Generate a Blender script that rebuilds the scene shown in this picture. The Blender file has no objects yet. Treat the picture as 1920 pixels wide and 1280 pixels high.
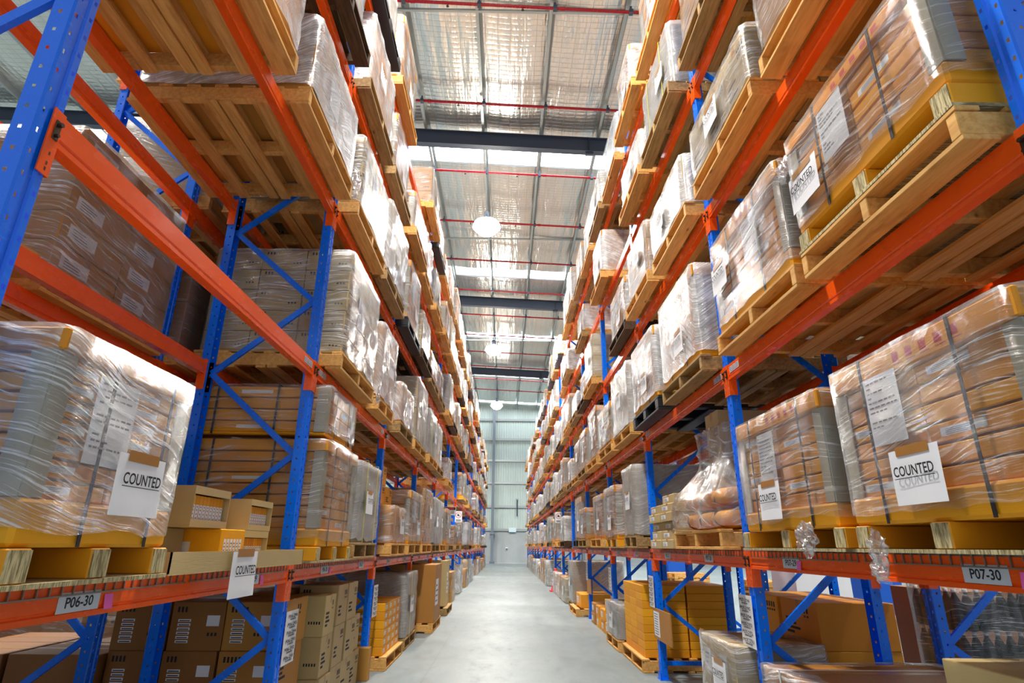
import bpy, math, random
from mathutils import Matrix, Vector, noise
S = bpy.context.scene
COL = S.collection
R = random.Random(7)

# ------------------------------------------------------------------ camera
F_PX = 1087.8
PITCH, YAW, ROLL = 0.3387, 0.0092, 0.0090
CAM_Z = 1.30
def _axes():
    cy, sy, cp, sp = math.cos(YAW), math.sin(YAW), math.cos(PITCH), math.sin(PITCH)
    f = Vector((sy*cp, cy*cp, sp)); r = Vector((cy, -sy, 0)); u = r.cross(f)
    cr, sr = math.cos(ROLL), math.sin(ROLL)
    return r*cr + u*sr, u*cr - r*sr, f
_r, _u, _f = _axes()
cam_d = bpy.data.cameras.new('camera'); cam_d.sensor_width = 36; cam_d.lens = F_PX/1920*36
cam_d.clip_start = 0.05; cam_d.clip_end = 200
cam = bpy.data.objects.new('camera', cam_d); COL.objects.link(cam)
cam.matrix_world = Matrix(((_r.x, _u.x, -_f.x, 0), (_r.y, _u.y, -_f.y, 0), (_r.z, _u.z, -_f.z, CAM_Z), (0, 0, 0, 1)))
S.camera = cam

# ------------------------------------------------------------------ world, exposure, lights
S.view_settings.view_transform = 'Standard'; S.view_settings.look = 'None'
S.view_settings.exposure = -0.40; S.view_settings.gamma = 1.0; S.view_settings.use_curve_mapping = False
w = bpy.data.worlds.new('sky'); S.world = w; w.use_nodes = True
w.node_tree.nodes['Background'].inputs[0].default_value = (0.86, 0.93, 1.0, 1)
w.node_tree.nodes['Background'].inputs[1].default_value = 1.0
S.cycles.max_bounces = 8; S.cycles.diffuse_bounces = 4; S.cycles.glossy_bounces = 3
S.cycles.transparent_max_bounces = 12; S.cycles.caustics_reflective = False; S.cycles.caustics_refractive = False
S.cycles.sample_clamp_indirect = 6.0
SKY_E = 18.0          # skylight sheets
LAMP_W = 1100.0        # each high bay lamp
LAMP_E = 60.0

# ------------------------------------------------------------------ layout numbers
XL, XR = -1.43, 1.65            # aisle faces of the two racks
PITCH_Y, Y0, NB = 2.69, 1.49, 16
DECK = {'L': [1.17, 2.585, 3.955, 5.295, 6.55], 'R': [1.28, 2.585, 3.960, 5.300, 6.555]}
FD = 0.84                       # frame depth
GAP = 0.33
WALL_Y = 48.6
ORD = 'first second third fourth fifth sixth seventh eighth ninth tenth eleventh twelfth thirteenth fourteenth fifteenth sixteenth seventeenth'.split()
CODE = {'L': 'P06', 'R': 'P07'}

# ------------------------------------------------------------------ material helpers
class NT:
    def __init__(s, name):
        s.m = bpy.data.materials.new(name); s.m.use_nodes = True
        s.t = s.m.node_tree; s.t.nodes.clear(); s.o = s.n('ShaderNodeOutputMaterial')
    def n(s, typ, ins=None, **kw):
        nd = s.t.nodes.new(typ)
        for k, v in kw.items(): setattr(nd, k, v)
        for k, v in (ins or {}).items(): s.set(nd, k, v)
        return nd
    def set(s, nd, k, v):
        i = nd.inputs[k]
        if hasattr(v, 'outputs'): s.t.links.new(v.outputs[0], i)
        elif hasattr(v, 'is_output'): s.t.links.new(v, i)
        else:
            if isinstance(v, (tuple, list)) and len(v) == 3 and len(getattr(i, 'default_value', [])) == 4: v = (*v, 1)
            i.default_value = v
    def math(s, op, a, b=0.0, c=None):
        nd = s.n('ShaderNodeMath', {0: a, 1: b}, operation=op)
        if c is not None: s.set(nd, 2, c)
        return nd
    def ramp(s, fac, stops):
        nd = s.n('ShaderNodeValToRGB', {0: fac}); e = nd.color_ramp.elements
        while len(e) < len(stops): e.new(0.5)
        for el, (p, c) in zip(e, stops):
            el.position = p; el.color = c if isinstance(c, tuple) and len(c) == 4 else ((*c, 1) if isinstance(c, tuple) else (c, c, c, 1))
        return nd
    def mixc(s, fac, a, b, mode='MIX'):
        nd = s.n('ShaderNodeMix', data_type='RGBA', blend_type=mode)
        s.set(nd, 0, fac); s.set(nd, 6, a if not isinstance(a, tuple) else (*a, 1)[:4]); s.set(nd, 7, b if not isinstance(b, tuple) else (*b, 1)[:4])
        return nd.outputs[2]
    def obj(s): return s.n('ShaderNodeTexCoord').outputs['Object']
    def mapv(s, vec, scale, rot=(0, 0, 0), loc=(0, 0, 0)):
        return s.n('ShaderNodeMapping', {0: vec, 1: loc, 2: rot, 3: scale})
    def noise(s, vec, scale=5, detail=3, rough=0.5):
        return s.n('ShaderNodeTexNoise', {'Vector': vec, 'Scale': scale, 'Detail': detail, 'Roughness': rough})
    def bsdf(s, **k):
        nd = s.n('ShaderNodeBsdfPrincipled')
        for a, v in k.items(): s.set(nd, a.replace('_', ' '), v)
        return nd
    def out(s, sh):
        s.t.links.new(sh.outputs[0], s.o.inputs[0]); return s.m

def srgb(r, g, b):
    f = lambda c: (c/255/12.92) if c/255 <= 0.04045 else ((c/255+0.055)/1.055)**2.4
    return (f(r), f(g), f(b))

MAT = {}
def plain(name, col, rough=0.5, metal=0.0, spec=0.5):
    t = NT(name); MAT[name] = t.out(t.bsdf(Base_Color=col, Roughness=rough, Metallic=metal, Specular_IOR_Level=spec)); return MAT[name]
def emit(name, col, st):
    t = NT(name); MAT[name] = t.out(t.n('ShaderNodeEmission', {0: col, 1: st}))

def paint(name, col, dirt, holes=False):
    t = NT(name); o = t.obj()
    n1 = t.noise(o, 9, 5, 0.6); c = t.mixc(t.ramp(n1, [(0.60, 0.0), (0.84, 0.30)]), col, dirt)
    n2 = t.noise(t.mapv(o, (7, 2, 7)), 3, 3)
    b = t.bsdf(Base_Color=c, Roughness=t.ramp(n2, [(0.3, 0.20), (0.7, 0.30)]), Specular_IOR_Level=0.4)
    if not holes: MAT[name] = t.out(b); return
    sp = t.n('ShaderNodeSeparateXYZ', {0: o}); x, y, z = sp.outputs
    ay = t.math('ABSOLUTE', y)
    def near(v, c0, w): return t.math('COMPARE', v, c0, w)
    st = t.math('MULTIPLY', t.math('GREATER_THAN', y, 0.0), 0.5)
    fz = t.math('FRACT', t.math('ADD', t.math('DIVIDE', z, 0.0762), st))
    f1 = t.math('MULTIPLY', t.math('MULTIPLY', near(ay, 0.027, 0.0055), near(fz, 0.5, 0.11)), t.math('GREATER_THAN', x, -0.02))
    fs = t.math('FRACT', t.math('DIVIDE', z, 0.0762))
    f2 = t.math('MULTIPLY', t.math('MULTIPLY', near(x, -0.04, 0.0055), near(fs, 0.5, 0.085)), t.math('GREATER_THAN', ay, 0.042))
    mx = t.n('ShaderNodeMixShader', {0: t.math('MAXIMUM', f1, f2), 1: b, 2: t.n('ShaderNodeBsdfTransparent')})
    MAT[name] = t.out(mx)

paint('orange_paint', srgb(250, 92, 20), srgb(170, 58, 24))
paint('blue_paint', (0.0, 0.165, 0.95), (0.0, 0.07, 0.45))
paint('blue_perforated', (0.0, 0.165, 0.95), (0.0, 0.07, 0.45), holes=True)
paint('red_pipe_paint', srgb(168, 16, 34), srgb(110, 10, 22))
plain('galvanised', srgb(168, 176, 178), 0.4, 0.55)
plain('wire_zinc', srgb(150, 145, 135), 0.35, 0.8)
plain('dark_steel', srgb(62, 72, 90), 0.45)
plain('grey_steel', srgb(118, 128, 140), 0.5)
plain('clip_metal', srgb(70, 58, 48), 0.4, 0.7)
plain('paper', srgb(238, 240, 245), 0.7)
plain('paper_grey', srgb(205, 212, 225), 0.6)
plain('ink', srgb(22, 24, 34), 0.7)
plain('ink_grey', srgb(120, 124, 138), 0.8)
plain('red_ink', srgb(190, 50, 40), 0.7)
plain('pink_note', srgb(255, 112, 205), 0.6)
plain('strap_black', srgb(38, 42, 54), 0.35)
plain('strap_yellow', srgb(205, 195, 40), 0.35)
plain('strap_white', srgb(215, 215, 215), 0.35)
plain('kraft_tape', srgb(172, 120, 58), 0.3)
plain('corner_grey', srgb(176, 168, 148), 0.6)
plain('plastic_black', srgb(30, 33, 38), 0.4)
plain('plastic_blue', srgb(20, 92, 200), 0.3)
plain('white_plastic', srgb(232, 234, 236), 0.35)
plain('cone_red', srgb(240, 50, 60), 0.5)
plain('bottle_green', srgb(12, 24, 16), 0.15)
plain('yellow_plastic', srgb(235, 200, 40), 0.4)
plain('sign_red', srgb(190, 30, 40), 0.5)
plain('wall_grey', srgb(188, 192, 194), 0.8)
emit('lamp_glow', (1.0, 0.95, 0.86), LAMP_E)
emit('skylight_glow', (0.88, 0.95, 1.0), SKY_E)
emit('exit_glow', (0.75, 0.95, 1.0), 1.2)

def cardboard(name, col, var=0.10, corr=True):
    t = NT(name); o = t.obj()
    rnd = t.n('ShaderNodeObjectInfo').outputs['Random']
    n1 = t.noise(o, 4, 4, 0.6); n2 = t.noise(t.mapv(o, (6, 6, 160)), 2, 2)
    v = t.math('ADD', t.math('MULTIPLY', t.math('SUBTRACT', rnd, 0.5), 2*var), t.math('MULTIPLY', t.math('SUBTRACT', n1.outputs[0], 0.5), 0.22))
    hsv = t.n('ShaderNodeHueSaturation', {'Color': (*col, 1), 'Value': t.math('ADD', v, 1.0), 'Hue': t.math('ADD', 0.5, t.math('MULTIPLY', t.math('SUBTRACT', rnd, 0.5), 0.012))})
    bp = t.n('ShaderNodeBump', {'Strength': 0.12, 'Distance': 0.004, 'Height': n2.outputs[0]})
    MAT[name] = t.out(t.bsdf(Base_Color=hsv, Roughness=0.55, Specular_IOR_Level=0.3, Normal=bp))
cardboard('carton_amber', srgb(232, 156, 42))
cardboard('carton_yellow', srgb(234, 160, 28))
cardboard('carton_tan', srgb(194, 170, 120))
cardboard('carton_brown', srgb(182, 128, 60))
cardboard('carton_dark', srgb(146, 96, 48))
cardboard('carton_grey', srgb(150, 138, 116))
def honeycomb():
    t = NT('honeycomb'); o = t.obj(); n = t.noise(t.mapv(o, (8, 150, 14)), 1.2, 3, 0.6)
    c = t.mixc(t.ramp(n, [(0.40, 0.0), (0.58, 1.0)]), srgb(128, 116, 82), srgb(204, 190, 146))
    MAT['honeycomb'] = t.out(t.bsdf(Base_Color=c, Roughness=0.8, Specular_IOR_Level=0.2))
honeycomb()

def wood(name, c1, c2, c3):
    t = NT(name); o = t.obj(); rnd = t.n('ShaderNodeObjectInfo').outputs['Random']
    off = t.n('ShaderNodeVectorMath', {0: o, 1: t.n('ShaderNodeCombineXYZ', {0: t.math('MULTIPLY', rnd, 37.0), 1: t.math('MULTIPLY', rnd, 11.0)})}, operation='ADD')
    n1 = t.noise(t.mapv(off, (26, 2.2, 26)), 1.6, 5, 0.6)
    n2 = t.noise(t.mapv(off, (9, 3, 9)), 0.9, 4, 0.65)
    c = t.mixc(t.ramp(n1, [(0.35, 0.0), (0.68, 1.0)]), c1, c2)
    c = t.mixc(t.ramp(n2, [(0.55, 0.0), (0.8, 0.8)]), c, c3)
    vo = t.n('ShaderNodeTexVoronoi', {'Vector': t.mapv(off, (5, 1.6, 5)), 'Scale': 1.3})
    c = t.mixc(t.ramp(vo.outputs[0], [(0.03, 0.85), (0.09, 0.0)]), c, srgb(84, 44, 20))
    hs = t.n('ShaderNodeHueSaturation', {'Color': c, 'Value': t.math('ADD', 0.88, t.math('MULTIPLY', rnd, 0.24))})
    bp = t.n('ShaderNodeBump', {'Strength': 0.25, 'Distance': 0.003, 'Height': n1.outputs[0]})
    MAT[name] = t.out(t.bsdf(Base_Color=hs, Roughness=0.65, Specular_IOR_Level=0.25, Normal=bp))
wood('pine', srgb(232, 182, 108), srgb(206, 148, 74), srgb(168, 110, 50))
wood('pine_old', srgb(186, 152, 100), srgb(146, 112, 66), srgb(104, 82, 46))
wood('wood_dark', srgb(96, 70, 44), srgb(62, 44, 28), srgb(34, 26, 20))

def wrap(name, base, streak, white=(0.93, 0.95, 0.98), ang=0.22, gloss=0.62, fine=105.0, milk=0.10, thr=(0.54, 0.64)):
    """clear stretch film: see-through, with milky streaks on its folds that also paint in highlights, and a glossy skin"""
    t = NT(name); o = t.obj(); rnd = t.n('ShaderNodeObjectInfo').outputs['Random']
    sp = t.n('ShaderNodeSeparateXYZ', {0: o}); x, y, z = sp.outputs
    h = t.math('ADD', x, y)
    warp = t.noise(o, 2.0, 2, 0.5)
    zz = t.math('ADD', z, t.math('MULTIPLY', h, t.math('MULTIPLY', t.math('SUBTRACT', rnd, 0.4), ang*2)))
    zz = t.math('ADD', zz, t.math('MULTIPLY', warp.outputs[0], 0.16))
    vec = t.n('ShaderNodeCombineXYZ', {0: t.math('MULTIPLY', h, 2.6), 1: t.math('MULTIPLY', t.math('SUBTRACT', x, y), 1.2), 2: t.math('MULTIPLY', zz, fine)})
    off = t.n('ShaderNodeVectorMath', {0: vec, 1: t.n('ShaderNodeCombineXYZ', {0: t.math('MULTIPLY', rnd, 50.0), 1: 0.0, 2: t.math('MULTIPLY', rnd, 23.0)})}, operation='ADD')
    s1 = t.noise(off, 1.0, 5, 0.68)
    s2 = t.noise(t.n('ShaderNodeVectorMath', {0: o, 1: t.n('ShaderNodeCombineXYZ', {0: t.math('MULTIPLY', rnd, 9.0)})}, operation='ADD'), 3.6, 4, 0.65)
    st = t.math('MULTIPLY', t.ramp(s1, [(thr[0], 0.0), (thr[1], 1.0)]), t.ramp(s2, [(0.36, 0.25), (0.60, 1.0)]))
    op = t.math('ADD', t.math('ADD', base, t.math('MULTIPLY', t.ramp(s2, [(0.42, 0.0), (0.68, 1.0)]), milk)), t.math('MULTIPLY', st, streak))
    bp = t.n('ShaderNodeBump', {'Strength': 0.8, 'Distance': 0.006, 'Height': t.math('ADD', s1.outputs[0], t.math('MULTIPLY', s2.outputs[0], 1.6))})
    body = t.bsdf(Base_Color=white, Roughness=0.25, Specular_IOR_Level=0.6, Normal=bp)
    skin = t.n('ShaderNodeBsdfGlossy', {'Color': (1, 1, 1, 1), 'Roughness': 0.09, 'Normal': bp})
    fr = t.n('ShaderNodeFresnel', {0: 1.5, 1: bp})
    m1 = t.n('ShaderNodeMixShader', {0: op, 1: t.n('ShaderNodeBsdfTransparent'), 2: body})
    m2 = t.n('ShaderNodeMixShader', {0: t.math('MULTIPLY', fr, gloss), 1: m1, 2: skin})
    MAT[name] = t.out(m2)
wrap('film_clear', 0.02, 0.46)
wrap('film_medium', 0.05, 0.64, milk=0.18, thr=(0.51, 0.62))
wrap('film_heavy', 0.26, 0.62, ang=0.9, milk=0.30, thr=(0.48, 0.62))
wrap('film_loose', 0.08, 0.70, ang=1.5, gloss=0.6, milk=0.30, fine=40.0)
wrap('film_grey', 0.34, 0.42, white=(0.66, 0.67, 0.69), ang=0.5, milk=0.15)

def floor_mat():
    t = NT('floor_concrete'); o = t.obj()
    n1 = t.noise(o, 0.5, 5, 0.6); n2 = t.noise(t.mapv(o, (3, 1.2, 1)), 1.5, 6, 0.7)
    c = t.mixc(t.ramp(n1, [(0.3, 0.0), (0.7, 1.0)]), srgb(118, 130, 134), srgb(144, 154, 156))
    c = t.mixc(t.ramp(n2, [(0.56, 0.0), (0.72, 0.55)]), c, srgb(104, 112, 116))
    sp = t.n('ShaderNodeSeparateXYZ', {0: o}); x, y, z = sp.outputs
    j1 = t.math('COMPARE', x, -0.82, 0.006)
    j2 = t.math('COMPARE', t.math('FRACT', t.math('DIVIDE', y, 6.2)), 0.28, 0.0008)
    c = t.mixc(t.math('MULTIPLY', t.math('MAXIMUM', j1, j2), 0.6), c, srgb(110, 114, 118))
    v = t.n('ShaderNodeTexVoronoi', {'Vector': t.mapv(o, (1.0, 2.6, 1)), 'Scale': 1.1})
    c = t.mixc(t.ramp(v.outputs[0], [(0.015, 0.6), (0.05, 0.0)]), c, srgb(90, 92, 96))
    MAT['floor_concrete'] = t.out(t.bsdf(Base_Color=c, Roughness=t.ramp(n2, [(0.3, 0.32), (0.7, 0.5)]), Specular_IOR_Level=0.45))
floor_mat()

def foil_mat():
    t = NT('foil'); o = t.obj(); sp = t.n('ShaderNodeSeparateXYZ', {0: o}); x, y, z = sp.outputs
    fx = t.math('FRACT', t.math('DIVIDE', x, 0.30)); fy = t.math('FRACT', t.math('DIVIDE', y, 0.15))
    # pillows between the wires of the safety mesh
    px = t.math('SINE', t.math('MULTIPLY', fx, math.pi)); py = t.math('SINE', t.math('MULTIPLY', fy, math.pi))
    pil = t.math('MULTIPLY', t.math('POWER', px, 0.5), t.math('POWER', py, 0.5))
    n1 = t.noise(t.mapv(o, (2.4, 0.30, 1)), 1.5, 3, 0.55); n2 = t.noise(o, 16, 3, 0.6)
    hgt = t.math('ADD', t.math('MULTIPLY', pil, 0.22), t.math('ADD', t.math('MULTIPLY', n1.outputs[0], 2.2), t.math('MULTIPLY', n2.outputs[0], 0.10)))
    bp = t.n('ShaderNodeBump', {'Strength': 0.55, 'Distance': 0.05, 'Height': hgt})
    wire = t.math('MAXIMUM', t.math('COMPARE', fx, 0.0, 0.013), t.math('COMPARE', fy, 0.0, 0.028))
    c = t.mixc(n1.outputs[0], srgb(206, 205, 198), srgb(232, 232, 232))
    b = t.bsdf(Base_Color=c, Roughness=0.29, Metallic=0.86, Normal=bp)
    wb = t.bsdf(Base_Color=srgb(128, 128, 124), Roughness=0.4, Metallic=0.4)
    MAT['foil'] = t.out(t.n('ShaderNodeMixShader', {0: wire, 1: b, 2: wb}))
foil_mat()

def cladding_mat():
    t = NT('wall_cladding'); o = t.obj(); n = t.noise(t.mapv(o, (1, 1, 0.3)), 0.7, 3)
    MAT['wall_cladding'] = t.out(t.bsdf(Base_Color=t.mixc(n.outputs[0], srgb(184, 200, 196), srgb(206, 218, 212)), Roughness=0.45))
    t = NT('precast'); o = t.obj(); n = t.noise(o, 1.4, 5, 0.6)
    MAT['precast'] = t.out(t.bsdf(Base_Color=t.mixc(n.outputs[0], srgb(158, 164, 166), srgb(184, 189, 190)), Roughness=0.8))
cladding_mat()

# ------------------------------------------------------------------ mesh helpers
class MB:
    def __init__(s): s.v = []; s.f = []; s.m = []; s.sm = []; s.mats = []
    def mi(s, name):
        if name not in s.mats: s.mats.append(name)
        return s.mats.index(name)
    def poly(s, vs, faces, mat, smooth=False):
        b = len(s.v); i = s.mi(mat); s.v += [tuple(p) for p in vs]
        for f in faces: s.f.append([b+k for k in f]); s.m.append(i); s.sm.append(smooth)
    def box(s, x0, x1, y0, y1, z0, z1, mat, bev=0.0, top=None):
        if bev <= 0:
            vs = [(x0,y0,z0),(x1,y0,z0),(x1,y1,z0),(x0,y1,z0),(x0,y0,z1),(x1,y0,z1),(x1,y1,z1),(x0,y1,z1)]
            s.poly(vs, [(0,3,2,1),(0,1,5,4),(1,2,6,5),(2,3,7,6),(3,0,4,7)], mat); s.poly(vs[4:], [(0,1,2,3)], top or mat); return
        b = bev; vs = []; idx = {}
        for ix, (X, sx) in enumerate(((x0, 1), (x1, -1))):
            for iy, (Y, sy) in enumerate(((y0, 1), (y1, -1))):
                for iz, (Z, sz) in enumerate(((z0, 1), (z1, -1))):
                    for a in range(3):
                        p = [X+sx*b, Y+sy*b, Z+sz*b]; p[a] = (X, Y, Z)[a]
                        idx[(ix, iy, iz, a)] = len(vs); vs.append(p)
        fs = []
        for a in range(3):
            o = [q for q in range(3) if q != a]
            for e in (0, 1):
                ks = []
                for (p, q) in ((0,0),(1,0),(1,1),(0,1)):
                    k = [0,0,0]; k[a] = e; k[o[0]] = p; k[o[1]] = q; ks.append(idx[(*k, a)])
                if (e == 0) == (a != 1): ks.reverse()
                fs.append(ks)
        for a in range(3):
            o = [q for q in range(3) if q != a]
            for p in (0,1):
                for q in (0,1):
                    k0 = [0,0,0]; k1 = [0,0,0]; k0[a]=0; k1[a]=1
                    for k in (k0,k1): k[o[0]]=p; k[o[1]]=q
                    fs.append([idx[(*k0,o[0])], idx[(*k1,o[0])], idx[(*k1,o[1])], idx[(*k0,o[1])]])
        for ix in (0,1):
            for iy in (0,1):
                for iz in (0,1): fs.append([idx[(ix,iy,iz,a)] for a in range(3)])
        s.poly(vs, fs, mat)
    def bar(s, p0, p1, w, h, mat, up=(0,0,1)):
        p0, p1 = Vector(p0), Vector(p1); d = (p1-p0).normalized(); u = Vector(up)
        if abs(d.dot(u)) > 0.98: u = Vector((1,0,0))
        r = d.cross(u).normalized()*w/2; u2 = r.cross(d).normalized()*h/2
        vs = [p+a*r+b*u2 for p in (p0,p1) for a,b in ((-1,-1),(1,-1),(1,1),(-1,1))]
        s.poly(vs, [(0,1,2,3),(7,6,5,4),(0,4,5,1),(1,5,6,2),(2,6,7,3),(3,7,4,0)], mat)
    def tube(s, pts, r, mat, n=8, cap=True):
        pts = [Vector(p) for p in pts]; base = len(s.v); rings = []
        for i, p in enumerate(pts):
            d = (pts[min(i+1, len(pts)-1)] - pts[max(i-1, 0)]).normalized()
            a = Vector((0,0,1)) if abs(d.z) < 0.9 else Vector((1,0,0))
            e1 = d.cross(a).normalized(); e2 = d.cross(e1)
            rr = r[i] if isinstance(r, (list, tuple)) else r
            rings.append([p + e1*math.cos(2*math.pi*k/n)*rr + e2*math.sin(2*math.pi*k/n)*rr for k in range(n)])
        vs = [p for q in rings for p in q]; fs = []
        for i in range(len(pts)-1):
            for k in range(n): fs.append((i*n+k, i*n+(k+1)%n, (i+1)*n+(k+1)%n, (i+1)*n+k))
        s.poly(vs, fs, mat, True)
        if cap: s.poly(rings[0], [tuple(range(n))], mat); s.poly(rings[-1], [tuple(reversed(range(n)))], mat)
    def lathe(s, prof, mat, c=(0,0,0), n=20):
        vs = [(c[0]+r*math.cos(2*math.pi*k/n), c[1]+r*math.sin(2*math.pi*k/n), c[2]+z) for r, z in prof for k in range(n)]; fs = []
        for i in range(len(prof)-1):
            for k in range(n): fs.append((i*n+k, i*n+(k+1)%n, (i+1)*n+(k+1)%n, (i+1)*n+k))
        s.poly(vs, fs, mat, True)
    def extrude_y(s, prof, y0, y1, mat, close=True, smooth=False):
        n = len(prof); vs = [(x, y0, z) for x, z in prof] + [(x, y1, z) for x, z in prof]
        k = n if close else n-1
        s.poly(vs, [(i, (i+1) % n, n+(i+1) % n, n+i) for i in range(k)], mat, smooth)
        if close: s.poly(vs[:n], [tuple(reversed(range(n)))], mat); s.poly(vs[n:], [tuple(range(n))], mat)
    def grid(s, fn, nu, nv, mat, smooth=True):
        vs = [fn(i/nu, j/nv) for j in range(nv+1) for i in range(nu+1)]
        s.poly(vs, [(j*(nu+1)+i, j*(nu+1)+i+1, (j+1)*(nu+1)+i+1, (j+1)*(nu+1)+i) for j in range(nv) for i in range(nu)], mat, smooth)
    def add(s, o, off=(0,0,0)):
        b = len(s.v); s.v += [(x+off[0], y+off[1], z+off[2]) for x, y, z in o.v]
        mp = [s.mi(n) for n in o.mats]
        s.f += [[b+k for k in f] for f in o.f]; s.m += [mp[i] for i in o.m]; s.sm += o.sm
    def mesh(s, name):
        me = bpy.data.meshes.new(name); me.from_pydata(s.v, [], s.f)
        for n in s.mats: me.materials.append(MAT[n])
        me.polygons.foreach_set('material_index', s.m); me.polygons.foreach_set('use_smooth', s.sm); me.update()
        return me
    def build(s, name, parent=None, loc=(0,0,0), rz=0):
        o = bpy.data.objects.new(name, s.mesh(name)); COL.objects.link(o); o.location = loc; o.rotation_euler[2] = rz
        if parent: o.parent = parent
        return o

def tag(o, label, cat, group=None):
    o['label'] = label; o['category'] = cat; o['kind'] = 'thing'
    if group: o['group'] = group
    return o
def struct(o): o['kind'] = 'structure'; return o
def thing(name, label, cat, loc=(0,0,0), rz=0, group=None):
    o = bpy.data.objects.new(name, None); COL.objects.link(o); o.location = loc; o.rotation_euler[2] = rz; o.empty_display_size = 0.1
    return tag(o, label, cat, group)
KIDS = {}
def kids(o):
    return KIDS.get(o.name) or list(o.children)
def dup(root, loc, rz, label=None, group=None):
    r = root.copy(); COL.objects.link(r); r.location = loc; r.rotation_euler[2] = rz
    if label: r['label'] = label
    if group: r['group'] = group
    for ch in kids(root):
        c = ch.copy(); COL.objects.link(c); c.parent = r
        for g in kids(ch):
            d = g.copy(); COL.objects.link(d); d.parent = c
    return r
def kill(root):
    for c in list(kids(root)):
        for g in list(kids(c)): KIDS.pop(g.name, None); bpy.data.objects.remove(g)
        KIDS.pop(c.name, None); bpy.data.objects.remove(c)
    KIDS.pop(root.name, None); bpy.data.objects.remove(root)
def freeze(root):
    """remember a prototype's children, so that copying it does not search the whole scene"""
    for o in [root] + list(root.children): KIDS[o.name] = list(o.children)
    return root

def place(side, u, y, z):
    return ((XL-u, y, z), 0.0) if side == 'L' else ((XR+u, y, z), math.pi)

_TX = {}
def text_geo(s):
    if s in _TX: return _TX[s]
    cu = bpy.data.curves.new('lettering', 'FONT'); cu.body = s; cu.align_x = 'CENTER'; cu.align_y = 'CENTER'; cu.size = 1.0; cu.resolution_u = 3; cu.offset = .018
    o = bpy.data.objects.new('lettering', cu); COL.objects.link(o); bpy.context.view_layer.update()
    me = o.evaluated_get(bpy.context.evaluated_depsgraph_get()).to_mesh()
    vs = [(v.co.x, v.co.y) for v in me.vertices]; fs = [tuple(p.vertices) for p in me.polygons]
    o.evaluated_get(bpy.context.evaluated_depsgraph_get()).to_mesh_clear()
    COL.objects.unlink(o); bpy.data.objects.remove(o); bpy.data.curves.remove(cu)
    x0, x1 = min(v[0] for v in vs), max(v[0] for v in vs); y0, y1 = min(v[1] for v in vs), max(v[1] for v in vs)
    vs = [((x-(x0+x1)/2), (y-(y0+y1)/2)) for x, y in vs]
    _TX[s] = (vs, fs, x1-x0, y1-y0); return _TX[s]
def text(mb, s, wid, hgt, mat, x=0.0, y=0.0, z=0.0):
    """flat lettering facing +x, reading along +y"""
    vs, fs, tw, th = text_geo(s)
    mb.poly([(x, y+a/tw*wid, z+b/th*hgt) for a, b in vs], fs, mat)
def rect(mb, x, y0, y1, z0, z1, mat): mb.poly([(x,y0,z0),(x,y1,z0),(x,y1,z1),(x,y0,z1)], [(0,1,2,3)], mat)
def rect_y(mb, y, x0, x1, z0, z1, mat, far=False):
    mb.poly([(x0,y,z0),(x1,y,z0),(x1,y,z1),(x0,y,z1)], [(3,2,1,0) if far else (0,1,2,3)], mat)

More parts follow.
